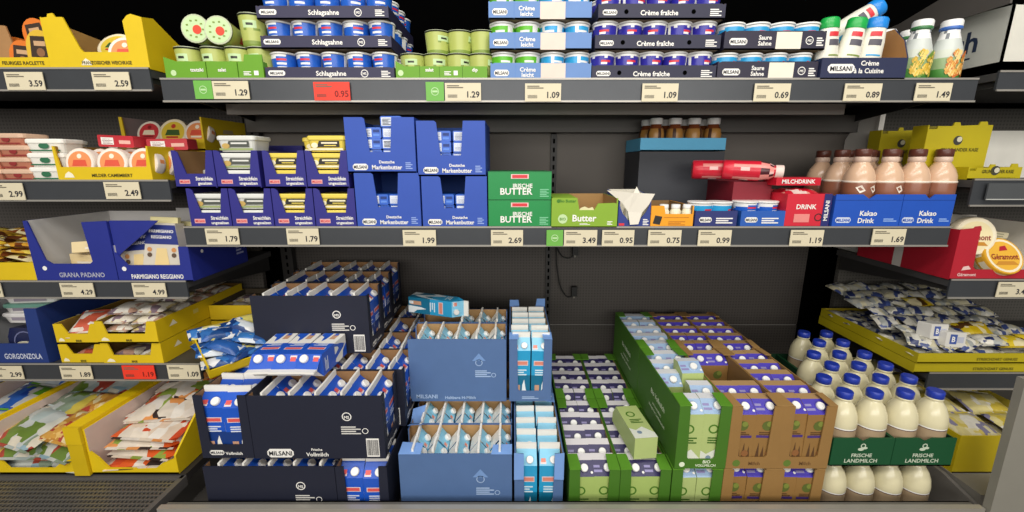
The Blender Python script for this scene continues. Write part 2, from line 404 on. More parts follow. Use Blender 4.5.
for a in [(6, 44, 72, 90, '3.59', G+'3.59 on the top left shelf'), (93, 130, 72, 90, '2.59', G+'2.59 at the top left corner'),
          (213, 249, 81, 99, '1.29', G+'1.29 under green cups, top shelf'), (525, 561, 83.5, 101.5, '1.09', G+'1.09 under light blue trays, top shelf'),
          (445, 481, 83, 101, '1.29', G+'1.29 right of the right green organic tag'),
          (642, 678, 83.5, 101.5, '1.09', G+'1.09 under navy fresh cream trays, top shelf'), (754, 790, 83.5, 101.5, '0.69', G+'0.69 under sour cream trays, top shelf'),
          (844, 881, 83.5, 101, '0.89', G+'0.89 under the cooking cream bottle tray'), (915, 951, 83, 101, '1.49', G+'1.49 under pasta sauce bottles, top shelf'),
          (206, 239, 228.5, 244.5, '1.79', G+'1.79 under the left pair of navy spread boxes'), (287, 319, 228.5, 244.5, '1.79', G+'1.79 under the right pair of navy spread boxes'),
          (403, 436, 230, 246, '1.99', G+'1.99 under the blue butter boxes'), (491, 523, 230, 246, '2.69', G+'2.69 under the green butter boxes'),
          (564, 597, 230, 246, '3.49', G+'3.49 under the light green butter carton'), (602, 634, 230, 246, '0.95', G+'0.95 under the torn carton'),
          (648, 681, 230, 246, '0.75', G+'0.75 under the orange carton'), (698, 731, 230, 246, '0.99', G+'0.99 right of the orange carton'),
          (790, 823, 230, 246, '1.19', G+'1.19 under the red milk box'), (872, 905, 229, 245, '1.69', G+'1.69 under the cocoa milk trays'),
          (-9, 24, 183, 200, '2.99', G+'2.99 on the second left shelf under the white tubs'), (105, 140, 182, 199, '2.49', G+'2.49 on the second left shelf under round cheeses'),
          (-31, 2, 283, 297, '3.29', G+'cut off by the left edge of the photo'), (61, 94, 283, 297, '4.29', G+'4.29 under the left hard cheese box'), (133, 166, 283, 297, '4.99', G+'4.99 under the right hard cheese box'),
          (-9, 23, 366, 379, '2.99', G+'2.99 on the lowest left shelf under the blue box'), (61, 92, 366, 379, '1.89', G+'1.89 on the lowest left shelf'), (168, 200, 365, 379, '1.09', G+'1.09 on the lowest left shelf, right end'),
          (997, 1030, 282, 297, '3.49', G+'3.49 under the red crate on the right')]:
    ptag(*a)
RI = M('#7a1108', .6)
ptag(314, 350, 82, 100.5, '0.95', 'red price tag under the whipping cream trays', REDP, RI)
ptag(123, 155, 365.5, 379, '1.19', 'red price tag on the lowest left shelf', REDP, RI)
ptag(194.5, 212.5, 80.5, 99, None, 'small green organic tag left of the 1.29 tag under green cups', GRNP)
ptag(426, 444, 82, 101, None, 'small green organic tag under the right green cup tray', GRNP)
ptag(546.5, 563, 230, 246, None, 'small green organic tag under the light green butter carton', GRNP)
# ---------------------------------------------------------------- light
def area(name, loc, target, sx, sy, e, col=(1, .96, .9)):
    l = bpy.data.lights.new(name, 'AREA'); l.shape = 'RECTANGLE'; l.size = sx; l.size_y = sy; l.energy = e; l.color = col
    o = link(name, l, None, loc); d = Vector(target)-Vector(loc); o.rotation_euler = d.to_track_quat('-Z', 'Y').to_euler()
area('ceiling_light_row', (0, -.7, 3.05), (0, 1.2, 1.1), 3.8, .5, 50)
area('front_fill_light', (0, -3.0, 2.05), (0, 1.3, 1.2), 5.5, 1.2, 116)  # added low fill that brightens the shelf interiors; not a ceiling fixture
area('ceiling_light_aisle', (0, .35, 3.1), (0, 1.1, .6), 3.6, .3, 27)
w = bpy.data.worlds.new('world'); sc.world = w; w.use_nodes = True
bg = w.node_tree.nodes['Background']; bg.inputs[0].default_value = (1, .96, .91, 1); bg.inputs[1].default_value = .25
sc.view_settings.view_transform = 'Standard'; sc.view_settings.look = 'None'; sc.view_settings.exposure = -.1
# ---------------------------------------------------------------- cups
def cup(kind, rt, rb, h, paint, lidc, rimc=None, lid_art=None, n=24, rings=12, name='cream_cup'):
    prof = [(rb*.94, 0)]+[(rb+(rt-rb)*i/rings, .002+(h-.008)*i/rings) for i in range(rings+1)]
    b = MB().lathe(prof, lambda k, i: paint(max(0, k-1), i, n), n)
    l = MB().lathe([(rt+.0003, h-.005), (rt+.002, h-.0045), (rt+.002, h-.0015), (rt+.001, h)], lambda k, i: (rimc or lidc) if k < 2 else lidc, n)
    if lid_art: lid_art(l)
    define(kind, (name, b), ('lid', l))
WHT = M('#efefec', .35, .03); BLU = M('#1f5fc4', .3, .06); RED = M('#d8303a', .4, .05); CYA = M('#2fa3dc', .3, .06); PUR = M('#2e2a9c', .3, .06)
LGRN = M('#b4be66', .35, .06); OLV = M('#7f9440', .4, .06); DGR = M('#2f3326', .4); BRT = M('#5fbb25', .35, .06); SIL = M('#d9dbdc', .25, .03, .3)
PALE = M('#c2dda6', .4, .05); HOT = M('#f0452a', .5, .04)
def dsg(i, n): return (i+n//2) % n-n//2          # segment counted from the front, signed
def p_whip(k, i, n):
    d = dsg(i, n)
    if k > 10+1.3*math.sin(i*2*PI/n+.5): return WHT
    if k < 1: return WHT
    if d in (-1, 0, 1) and k == 9: return RED
    if d in (-1, 0, 1) and k in (3, 5, 7): return WHT
    if d in (6, 7, -7): return WHT
    return BLU
def p_fraiche(k, i, n):
    d = dsg(i, n)
    if k >= 11 or (k == 10 and i % 5 == 0): return WHT
    if k < 1: return WHT
    if d in (-1, 0, 1) and k == 8: return RED
    if d in (-1, 0) and k in (3, 5, 7): return WHT
    if d in (5, 6, -6) : return WHT
    return PUR
def p_sour(k, i, n):
    d = dsg(i, n)
    if k >= 11 or k < 1: return WHT
    if d in (0, 1, 2) and k == 8: return RED
    if k > 10+1.5*math.sin(i*2*PI/n+1.2): return WHT if d % 5 else CYA
    return CYA
def p_light_blue(k, i, n):
    if k >= 11: return WHT
    return WHT if (dsg(i, n) in (-2, 3, 4) and k > 3) or (k == 8 and dsg(i, n) in (-1, 0, 1)) else CYA
def p_light_green(k, i, n):
    if k >= 11: return WHT
    return WHT if (dsg(i, n) in (3, 4) and k > 3) or (k == 8 and dsg(i, n) in (-1, 0, 1)) else BRT
def p_dip(k, i, n):
    d = dsg(i, n)
    if k == 8 and d in (-1, 0): return DGR
    if k in (7, 8, 9) and d in (-2, -1, 0, 1): return PALE
    if k in (6,) and d in (-2, 1, 2): return OLV
    if d in (4, 5) and k in (2, 3, 4): return RED
    if k < 2: return OLV
    return LGRN
cup('whipping_cream_cup', .0365, .031, .072, p_whip, WHT)
cup('fresh_cream_cup', .0365, .031, .0735, p_fraiche, WHT)
cup('sour_cream_cup', .0375, .031, .07, p_sour, WHT)
cup('light_cream_cup_blue', .0365, .031, .072, p_light_blue, WHT, name='light_cream_cup')
cup('light_cream_cup_green', .0365, .031, .072, p_light_green, WHT, name='light_cream_cup')
def dip_lid(l):
    T = TR(0, 0, .086); l.disc(0, 0, .034, T, PALE, .0004, 20); l.disc(.006, -.002, .012, T, HOT, .0012, 18)
    for k in range(9): a = k*.7; l.rect(.022*math.cos(a)-.003, .022*math.cos(a)+.003, .022*math.sin(a)-.002, .022*math.sin(a)+.002, T, OLV, .0011)
cup('dip_tub', .0365, .031, .086, p_dip, M('#bfc6a8', .4), DGR, dip_lid, name='dip_tub')
# ---------------------------------------------------------------- middle bay, top shelf
def X1s(px, py=70, Y=YS): return Xp(px, Y, Zp(py, Y))
def tier_trays(px0, px1, tiers, n, kindf, traylab, cuplab, group, co, deco, depth=.30, hf=.034, r=.0375, names='display_tray', back=True, cname=None):
    x0, x1 = X1s(px0), X1s(px1); pitch = (x1-x0)/n
    for t, dz, dx in tiers:
        tn = {0: 'lowest', 1: 'middle', 2: 'topmost'}[t]; tn = tn if len(tiers) == 3 else {0: 'lower', 1: 'upper'}[t]
        tray(names, '%s tray of %s' % (tn, traylab), 'tray', x0+dx, x1+dx, YS+.006+.002*t, Z1+dz, depth, hf, hf, hf, co, '#8f7a5c', deco=deco, group=group+' trays', front=[(0,0),(x1-x0,0),(x1-x0,hf-.004),(x1-x0-.012,hf),(.012,hf),(0,hf-.004)])
        for i in range(n):
            col = '%s from left' % ORD[i]
            put(kindf(i), '%s, %s in the %s tray' % (cuplab(i), col, tn), 'cup', (x0+dx+pitch*(i+.5), YS+.052+.002*t, Z1+dz+.0045), (0, 0, R.uniform(-.5, .5)), group)
        if back:
            for k in range(1, 4):   # rows behind, seen past the open ends
                for i in range(n):
                    put(kindf(i), '%s, %s row, %s from left, %s tray' % (cuplab(i), ORD[k], ORD[i], tn), 'cup', (x0+dx+pitch*(i+.5), YS+.052+.0745*k, Z1+dz+.0045), (0, 0, R.uniform(-2, 2)), group)
# organic dips in green trays
GT = '#659d1d'
def gdeco(st, k):
    def d(b, T, w):
        if k == 0: b.disc(w*.2, .018, .008, T, PALE); b.text(st, w*.78, .022, .013, T, WHITE, 'c', maxw=w*.4)
        if k == 1: b.text(st, w*.5, .022, .013, T, WHITE, 'c', maxw=w*.7)
        if k == 2: lines(b, w*.2, .012, w*.3, .012, 3, T, WHITE); b.rect(w*.62, w*.8, .012, .024, T, WHITE)
    return d
for k, (a, c, lab) in enumerate(((164, 205, 'left green tray of dip tubs, top shelf'), (206, 236.5, 'middle green tray of dip tubs, top shelf'), (237.5, 262.5, 'right narrow green tray of dip tubs, beside whipping cream'))):
    h = Zp(61, YS)-Z1; w = X1s(c)-X1s(a)
    fr = [(0,0),(w,0),(w,h),(w*.3,h),(0,h+.012)] if k == 0 else ([(0,0),(w,0),(w,h),(0,h)] if k == 1 else [(0,0),(w,0),(w,h+.018),(w*.3,h+.018),(w*.25,h),(0,h)])
    tray('display_tray', lab, 'tray', X1s(a), X1s(c), YS+.004, Z1, .22, h, h, h, GT, '#8f9a50', front=fr, deco=gdeco(('tzatziki', 'salat', '')[k], k))
for i, (px, lab) in enumerate(((180, 'leftmost'), (206.5, 'second from left'), (231, 'third from left'), (254, 'rightmost'))):
    put('dip_tub', 'pale green dip tub with black rim, %s standing in the left green trays' % lab, 'tub', (X1s(px), YS+.05, Z1+.005), (0, 0, R.uniform(-.3, .3)), 'dip tubs')
zt = Z1+.093
for px, py, lab in ((191, 31.5, 'left one lying with red dotted lid to the front'), (214, 33, 'right one lying with red dotted lid to the front')):
    x, y, z = AT(px, py, YS+.012)
    put('dip_tub', 'pale green dip tub, '+lab, 'tub', (x+.006, YS+.1, z+.004), (PI/2-.05, .1, .05), 'lying dip tubs')
put('dip_tub', 'pale green dip tub standing on the row, left of whipping cream stack', 'tub', (X1s(249), YS+.05, Z1+.092), (0, 0, .2), 'upper dip tubs')
put('dip_tub', 'pale green dip tub standing behind the lying dip tubs', 'tub', (X1s(236), YS+.13, Z1+.092), (0, 0, -.6), 'upper dip tubs')
for i, px in enumerate((181, 207, 232)):
    put('dip_tub', 'pale green dip tub, second row, %s behind the left green trays' % ORD[i], 'tub', (X1s(px), YS+.127, Z1+.005), (0, 0, i), 'dip tubs')
# whipping cream
NVY = '#2c2a48'
def wdeco(b, T, w):
    logo(b, .008, .011, .048, .014, T); b.text('Schlagsahne', w*.51, .011, .018, T, WHITE, 'c')
    b.ring(w*.77, .017, .0105, .002, T, WHITE); b.text('MS', w*.77, .0135, .009, T, WHITE, 'c')
    lines(b, w*.9, .008, w*.07, .018, 4, T, WHITE)
lv = [0, Zp(48.5, YS)-Zp(80, YS), Zp(18.5, YS)-Zp(80, YS)]
tier_trays(264, 393.5, [(0, 0, 0), (1, lv[1], -.004), (2, lv[2], -.008)], 5, lambda i: 'whipping_cream_cup', 'whipping cream cups', lambda i: 'blue white whipping cream cup', 'whipping cream', NVY, wdeco)
# green trays right of it
for k, (a, c) in enumerate(((395.5, 419), (419.5, 439), (439.5, 462), (462.5, 487))):
    h = Zp(66, YS)-Z1; w = X1s(c)-X1s(a); lab = 'dip trays right of whipping cream'
    tray('display_tray', 'light green tray, %s of the %s' % (ORD[k], lab), 'tray', X1s(a), X1s(c), YS+.004, Z1, .16, h, h, h, GT, '#8f9a50', front=[(0,0),(w,0),(w,h),(w*.4,h),(0,h+(.014 if k == 0 else 0))], deco=gdeco(('', 'salat', '', 'dip')[k], (0, 1, 2, 1)[k]))
for i, px in enumerate((410, 434, 457, 480)):
    put('dip_tub', 'yellow green dip tub, %s from left in the row right of whipping cream' % ORD[i], 'tub', (X1s(px), YS+.05, Z1+.0045), (0, 0, .4*i), 'right dip tubs').scale.z = .8
    if i: put('dip_tub', 'yellow green dip tub on top, %s in the upper row right of whipping cream' % ORD[i-1], 'tub', (X1s(px)+.004, YS+.06, Z1+.0745), (0, 0, .7*i), 'right upper dip tubs').scale.z = .72
    put('dip_tub', 'yellow green dip tub, back row, %s right of whipping cream' % ORD[i], 'tub', (X1s(px), YS+.127, Z1+.0045), (0, 0, -.4*i), 'right dip tubs').scale.z = .8
# light cream in light blue trays
LB = '#6388c0'
def ldeco(b, T, w):
    logo(b, .010, .010, .042, .017, T, WHITE); b.text('Crème', w*.37, .022, .016, T, WHITE, 'c'); b.text('leicht', w*.37, .008, .016, T, WHITE, 'c')
    b.rect(w*.50, w*.745, 0, .044, T, M('#e3cfc2', .6)); b.rect(w*.245, w*.25, 0, .044, T, M('#5d86c4', .6))
lv2 = [0, Zp(49.5, YS)-Zp(80, YS), Zp(18.5, YS)-Zp(80, YS)]
tier_trays(490.5, 591.5, [(0, 0, 0), (1, lv2[1], -.002), (2, lv2[2], -.004)], 4, lambda i: 'light_cream_cup_green' if i < 2 else 'light_cream_cup_blue', 'light cream cups', lambda i: 'light green cream cup' if i < 2 else 'sky blue light cream cup', 'light cream', LB, ldeco, hf=.045)
# fresh cream
def fdeco(b, T, w):
    logo(b, .012, .010, .04, .014, T); b.text('Crème fraîche', w*.48, .010, .018, T, WHITE, 'c')
    b.disc(w*.22, .019, .006, T, BLK); b.disc(w*.75, .019, .006, T, BLK); lines(b, w*.88, .008, w*.09, .02, 4, T, WHITE)
tier_trays(592.5, 717, [(0, 0, 0), (1, lv2[1], .006), (2, lv2[2], .012)], 5, lambda i: 'fresh_cream_cup', 'fresh cream cups', lambda i: 'violet blue fresh cream cup', 'fresh cream', '#23233c', fdeco, hf=.039)
# sour cream
def sdeco(b, T, w):
    logo(b, .014, .012, .05, .018, T); b.text('Saure', w*.40, .026, .016, T, WHITE, 'c'); b.text('Sahne', w*.40, .011, .016, T, WHITE, 'c')
    b.rect(w*.51, w*.76, .002, .046, T, M('#e6e0cf', .6)); b.ring(w*.84, .024, .011, .002, T, WHITE); b.text('MS', w*.84, .0205, .009, T, WHITE, 'c'); lines(b, w*.91, .010, w*.07, .024, 4, T, WHITE)
tier_trays(718.5, 819, [(0, 0, 0), (1, lv2[1], .012)], 4, lambda i: 'sour_cream_cup', 'sour cream cups', lambda i: 'white cyan sour cream cup', 'sour cream', '#262338', sdeco, hf=.049)
# cooking cream bottles
def cdeco(b, T, w):
    logo(b, .018, .016, .075, .024, T); b.text('Crème', w*.56, .036, .018, T, WHITE, 'c'); b.text('à la Cuisine', w*.56, .016, .018, T, WHITE, 'c')
hf = Zp(58, YS)-Z1
tray('display_tray', 'navy tray of cooking cream bottles with brown inside', 'tray', X1s(820), X1s(905), YS-.004, Z1, .26, hf, hf+.06, hf+.08, '#20284a', '#b98750', deco=cdeco,
     sideR=[(0,0),(.26,0),(.26,hf+.09),(.06,hf+.09),(.02,hf+.05),(0,hf)], sideL=[(0,0),(.26,0),(.26,hf),(0,hf)])
def squeeze(kind, cap):
    h = .135; b = MB()
    b.lathe([(.028, 0), (.031, .004), (.031, .06), (.029, .1), (.0245, h), (.022, h+.003)], lambda k, i: M('#e6e4d6', .35, .03), 20, Matrix.Diagonal((1, .8, 1, 1)))
    c = MB().lathe([(.0255, h), (.0265, h+.003), (.0255, h+.024), (.022, h+.028)], cap, 20, Matrix.Diagonal((1, .82, 1, 1)))
    l = MB()
    def on(u, v, w_, h_, mat):
        vs = []; n = 6
        for j in range(n+1):
            a = (u+w_*(j/n-.5))
            for z in (v, v+h_):
                r = .0315 if z < .06 else .0315-(z-.06)*.055
                vs.append((r*math.sin(a), -r*.8*math.cos(a)-.0004, z))
        l.add(vs, [(2*j, 2*j+2, 2*j+3, 2*j+1) for j in range(n)], mat, True)
    on(-.1, .112, 1.0, .012, RED); on(0, .088, 1.1, .016, M('#55525c', .5)); on(.1, .06, 1.2, .004, OLV if cap is BRT_CAP else CYA); on(.1, .045, .8, .004, M('#85827a')); on(.5, .012, .6, .022, BRT_CAP if cap is BRT_CAP else CYA); on(-.5, .012, .5, .02, M('#c9c3a9'))
    define(kind, ('cream_bottle', b), ('flip_cap', c), ('printed_label', l))
BRT_CAP = M('#1fa84a', .3, .05); BLU_CAP = M('#1f86dc', .3, .05)
squeeze('cook_green', BRT_CAP); squeeze('cook_blue', BLU_CAP)
zb = Z1+.005
put('cook_green', 'white cooking cream bottle with green cap, leftmost in the navy tray', 'bottle', (X1s(833), YS+.035, zb), (0, -.03, .2), 'cooking cream')
put('cook_green', 'white cooking cream bottle with green cap, second from left', 'bottle', (X1s(851), YS+.035, zb), (0, .14, -.1), 'cooking cream')
put('cook_blue', 'white cooking cream bottle with blue cap, standing right in the tray', 'bottle', (X1s(873), YS+.035, zb), (0, .1, -.3), 'cooking cream')
put('cook_green', 'white cooking cream bottle with green cap behind the leftmost one', 'bottle', (X1s(838), YS+.10, zb), (0, .05, .5), 'cooking cream')
put('cook_blue', 'white cooking cream bottle with blue cap at back right of the tray', 'bottle', (X1s(879), YS+.105, zb), (0, .12, .4), 'cooking cream')
put('cook_blue', 'white cooking cream bottle with big blue cap lying tilted on top', 'bottle', (X1s(851), YS+.115, Z1+.128), (0, .95, -.15), 'cooking cream')
# pasta sauce bottles
def sauce(kind, band, pic):
    def p(k, i):
        if k >= 8: return WHT
        if k == 7: return band
        if k >= 5: return WHT if (i+k) % 7 else M('#7b7f83')
        return M('#c9cfc9', .35) if k == 4 else (M('#4a8a3a', .4) if k < 2 else (M('#8fa877', .35) if k == 2 else M('#c9cfc0', .35)))
    b = MB().lathe([(.036, 0), (.039, .004), (.040, .03), (.039, .06), (.036, .082), (.027, .112), (.022, .128), (.0215, .136), (.0215, .140)], p, 20)
    c = MB().lathe([(.0235, .139), (.0245, .142), (.0245, .160), (.022, .164)], WHT, 20)
    d = MB().lathe([(.0245, .1385), (.025, .1395), (.025, .1445), (.0245, .146)], band, 20, cap=False)
    l = MB(); rr = random.Random(4)
    for q in range(64):
        a = rr.uniform(-.75, .75); z = rr.uniform(.010, .074); rad = .0405
        l.add([((rad+.0006)*math.sin(a+dx), -(rad+.0006)*math.cos(a+dx), z+dz) for dx, dz in ((-.16, 0), (-.05, -.007), (.13, -.004), (.15, .004), (.02, .008))], [(0, 1, 2, 3, 4)], pic[q % len(pic)])
    define(kind, ('sauce_bottle', b), ('screw_cap', c), ('cap_band', d), ('pasta_picture', l))
sauce('sauce_green', M('#3f7f4a', .4), [M('#e0b63a'), M('#caa62f'), M('#f0d070'), M('#6d8f32')])
sauce('sauce_blue', M('#3f6fc0', .4), [M('#e0b050'), M('#d08a2f'), M('#f2d28a'), M('#c96a2a')])
zb = Z1+.001
put('sauce_green', 'pasta sauce bottle with green cap band, front left of the pair', 'bottle', (X1s(925), YS+.045, zb), (0, .06, 0), 'pasta sauce')
put('sauce_blue', 'pasta sauce bottle with blue cap band, rightmost on top shelf', 'bottle', (X1s(957), YS+.045, zb), (0, .02, .2), 'pasta sauce')
for i, (px, yy) in enumerate(((913, .14), (911, .23), (938, .14), (936, .23))):
    put('sauce_blue' if i < 2 else 'sauce_green', 'pasta sauce bottle %s row behind the %s front bottle' % (('second', 'third')[i % 2], ('left', 'right')[i//2]), 'bottle', (X1s(px+8)-.012*i*0, YS+yy, zb), (0, 0, 1+i), 'pasta sauce')
# ---------------------------------------------------------------- middle bay, lower shelf
def X2s(px, py=215, Y=YS): return Xp(px, Y, Zp(py, Y))
def packtub(kind, base, lid, art, w=.115, d=.09, h=.046, name='spread_tub'):
    b = MB(); r = .012
    def rr(w_, d_):
        o = []
        for cx, cy, a0 in ((w_/2-r, d_/2-r, 0), (-w_/2+r, d_/2-r, PI/2), (-w_/2+r, -d_/2+r, PI), (w_/2-r, -d_/2+r, 1.5*PI)):
            for k in range(4): a = a0+k*PI/6; o.append((cx+r*math.cos(a), cy+r*math.sin(a)))
        return o
    def loft(b, secs, mat):
        n = len(secs[0][0]); vs = []; fs = []
        for o, z in secs: vs += [(x, y, z) for x, y in o]
        for k in range(len(secs)-1):
            for i in range(n): j = (i+1) % n; fs.append((k*n+i, k*n+j, (k+1)*n+j, (k+1)*n+i))
        fs.append(tuple(range(n))[::-1]); fs.append(tuple((len(secs)-1)*n+i for i in range(n))); b.add(vs, fs, mat)
    loft(b, [(rr(w*.88, d*.88), 0), (rr(w*.97, d*.97), h-.012)], base)
    l = MB(); loft(l, [(rr(w, d), h-.013), (rr(w*1.02, d*1.02), h-.011), (rr(w*1.02, d*1.02), h-.003), (rr(w*.97, d*.97), h)], lid)
    a = MB(); art(a, TR(0, -d*.485, 0)@FR, w, h)
    define(kind, (name, b), ('lid', l), ('printed_label', a))
YL = M('#e6cf55', .35, .05); GRY = M('#d7d8d2', .35, .04); IVY = M('#dfe0da', .35, .03); BLK2 = M('#23211f', .5); CRM = M('#efe6c4', .4)
def artY(b, T, w, h): b.poly([(-.028, h*.30), (.040, h*.30), (.040, h*.68), (-.020, h*.68)], T, BLK2); b.rect(-.014, .034, h*.50, h*.60, T, CRM, .001); b.rect(-.006, .03, h*.36, h*.42, T, YL, .001); b.disc(-.034, h*.4, .01, T, CRM, .001, 12, .008); b.rect(-.05, .05, h*.1, h*.22, T, CRM)
def artG(b, T, w, h): b.poly([(-.028, h*.30), (.040, h*.30), (.040, h*.68), (-.020, h*.68)], T, M('#4f524c')); b.rect(-.014, .034, h*.48, h*.58, T, IVY, .001); b.disc(-.030, h*.36, .012, T, M('#c2a25a'), .001, 12, .008); b.rect(-.05, .05, h*.1, h*.22, T, M('#9aa86c'))
packtub('spread_yellow', YL, YL, artY); packtub('spread_white', GRY, IVY, artG)
packtub('spread_blue', M('#33449c', .4), M('#24308f', .35), artG)
NB = '#28267f'
def spread_box(a, c, zb, h, lab, kind, l1, tubs, dark=False):
    x0, x1 = X2s(a), X2s(c); w = x1-x0; p = .026; lo = h*.38
    fr = [(0,0),(w,0),(w,h),(w-p*.7,h),(w-p*1.15,lo),(p*1.35,lo),(p*.7,h*.95),(p*.35,h),(0,h)]
    def deco(b, T, w_): 
        b.rect(w*.10, w*.36, h*.11, h*.22, T, M('#e6aaa6')); b.text('MILSANI', w*.23, h*.135, h*.085, T, RED, 'c', .001, w*.22)
        b.text('Streichfein', w*.72, h*.20, .0155, T, WHITE, 'c', maxw=w*.42); b.text(l1, w*.72, h*.085, .0125, T, WHITE, 'c', maxw=w*.42)
    tray('display_box', lab, 'box', x0+.001, x1-.001, YS+.004, zb, .2, h, h, h, NB, '#2d2a6e' if not dark else '#8c6a44', front=fr, deco=deco)
    for i, (dz, yy, tl) in enumerate(tubs):
        put(kind, tl, 'tub', ((x0+x1)/2+.002*(-1)**i, YS+.056+yy, zb+.005+dz), (0, 0, R.uniform(-.04, .04)), 'spread tubs in navy boxes')
hb = Zp(188.5, YS)-Z2; ht = Zp(149, YS)-Zp(186.5, YS); zu = Z2+hb+.002
for k, (a, c) in enumerate(((188.5, 229.5), (230.5, 272), (273, 313.5), (314.5, 355))):
    wht = k < 2; kd = 'spread_white' if wht else 'spread_yellow'; cn = 'pale grey' if wht else 'yellow'
    q = ('leftmost', 'second from left', 'third from left', 'rightmost')[k]
    spread_box(a, c, Z2, hb, 'navy display box in the lower row, %s of four' % q, kd, 'ungesalzen', [(.05*j, 0, '%s spread tub, %s in the %s lower navy box' % (cn, ('bottom', 'top')[j], q)) for j in range(2)])
spread_box(180, 220, zu, ht, 'navy display box in the upper row, leftmost and nearly empty', 'spread_white', 'gesalzen', [(.0, .10, 'pale tub at the back of the nearly empty navy box')], True)
for k, (a, c) in enumerate(((221, 264), (268.5, 309), (310, 351))):
    wht = k == 0; kd = 'spread_white' if wht else 'spread_yellow'; cn = 'pale grey' if wht else 'yellow'
    q = ('second from left', 'third from left', 'rightmost')[k]
    spread_box(a, c, zu, ht, 'navy display box in the upper row, %s of four' % q, kd, 'ungesalzen', [(.05*j, 0, '%s spread tub, %s in the %s upper navy box' % (cn, ('bottom', 'middle', 'top')[j], q)) for j in range(3 if k in (0,2) else 2)])
put('spread_yellow', 'yellow spread tub peeking out left behind the stacked yellow ones', 'tub', (X2s(310), YS+.155, zu+.105), (0, 0, .1))
put('spread_yellow', 'yellow spread tub under the peeking one at back of the navy box', 'tub', (X2s(331)-.0, YS+.158, zu+.055), (0, 0, .05))
put('spread_blue', 'blue lidded spread tub behind the pale tubs', 'tub', (X2s(262), YS+.29, zu+.075), (0, 0, .1))
put('spread_blue', 'blue lidded spread tub at back left of the upper navy boxes', 'tub', (X2s(242), YS+.26, zu+.08), (0, 0, -.1))
tray('display_box', 'navy display box behind the upper row carrying blue tubs', 'box', X2s(226), X2s(276), YS+.21, Z2, .16, .25, .25, .25, NB)
# butter in blue boxes
def brick(kind, mat, art, w, d, h, name='butter_pack'):
    b = MB(); e = .003
    b.sheet([(-w/2+e,0),(w/2-e,0),(w/2,e),(w/2,h-e),(w/2-e,h),(-w/2+e,h),(-w/2,h-e),(-w/2,e)], TR(0, -d/2, 0)@FR, d, mat)
    a = MB(); art(a, TR(0, -d/2, 0)@FR, w, h); define(kind, (name, b), ('printed_label', a))
BB = M('#2b62c8', .35, .06)
def artB(b, T, w, h): b.rect(-w*.45, w*.05, h*.12, h*.88, T, M('#dfe6f2')); lines(b, -w*.4, h*.2, w*.4, h*.6, 5, T, M('#8c93b0')); b.rect(w*.12, w*.42, h*.55, h*.8, T, M('#16357c')); b.rect(w*.12, w*.42, h*.2, h*.4, T, M('#5b8ae0'))
brick('butter_blue', BB, artB, .062, .10, .031)
BL = '#2a4fae'
def bdeco(lo):
    def deco(b, T, w):
        logo(b, w*.08, lo*.14, w*.22, lo*.34, T); b.text('Deutsche', w*.58, lo*.50, .012, T, WHITE, 'c'); b.text('Markenbutter', w*.58, lo*.18, .0175, T, WHITE, 'c', maxw=w*.44); lines(b, w*.85, lo*.2, w*.1, lo*.4, 4, T, M('#8fa6dc'))
    return deco
def butter_box(a, c, zb, h, lab, packs):
    x0, x1 = X2s(a), X2s(c); w = x1-x0; lo = h*.38
    fr = [(0,0),(w,0),(w,h),(w*.68,h),(w*.64,lo),(w*.34,lo),(w*.29,h*.97),(w*.26,h),(0,h)]
    tray('display_box', lab, 'box', x0, x1, YS+.004, zb, .26, h, h, h, BL, '#3a5fb5', front=fr, deco=bdeco(lo*.9))
    n = 0
    for lv in range(packs):
        for j in range(2):
            if lv == 4 and j == 0: continue
            put('butter_blue', 'blue white butter pack, %s layer, %s side in %s' % (('bottom', 'second', 'third', 'fourth', 'top')[lv], ('left', 'right')[j], lab.replace(' display box', ' box').replace('tall ', '')), 'butter', (x0+w*.5-.033+.066*j, YS+.065+.004*(lv % 2), zb+.005+.0315*lv), (0, 0, R.uniform(-.05, .05)), 'blue butter packs')
hB = Zp(173, YS)-Z2; zB2 = Z2+hB+.001; hB2 = Zp(117, YS)-zB2
butter_box(356.5, 420.5, Z2, hB, 'lower left tall blue butter display box', 3)
butter_box(351, 418, zB2, hB2, 'upper left tall blue butter display box', 5)
butter_box(422.5, 487, Z2, hB*.94, 'lower right tall blue butter display box', 3)
butter_box(420, 486, Z2+hB*.94+.001, hB2, 'upper right tall blue butter display box', 4)
# green butter cartons
GRB = '#0f8a44'
hg = Zp(200, YS)-Z2
for i, (zb_, lab) in enumerate(((Z2, 'green butter carton on the shelf, lower of two'), (Z2+hg+.001, 'green butter carton stacked on top of another'))):
    x0, x1 = X2s(488.5), X2s(551); w = x1-x0; b = MB().box(-w/2, w/2, 0, .22, 0, hg-.001, M(GRB, .45, .07)); lb = MB(); T = TR(-w/2, 0, 0)@FR; h = hg
    lb.rect(w*.36, w*.64, h*.74, h*.90, T, M('#efc8c4')); lb.rect(w*.38, w*.62, h*.765, h*.875, T, RED, .001)
    lb.text('IRISCHE', w*.70, h*.42, .017, T, WHITE, 'r'); lb.text('BUTTER', w*.70, h*.18, .027, T, WHITE, 'r', maxw=w*.62); lines(lb, w*.82, h*.1, w*.14, h*.3, 5, T, M('#7cc79a'))
    one('butter_carton', b, lab, 'box', ((x0+x1)/2, YS+.006, zb_), parts=(('lettering', lb), ('lid_flap', MB().box(-w/2-.001, w/2+.001, -.001, .05, hg-.001, hg, M('#14783e', .5)))))
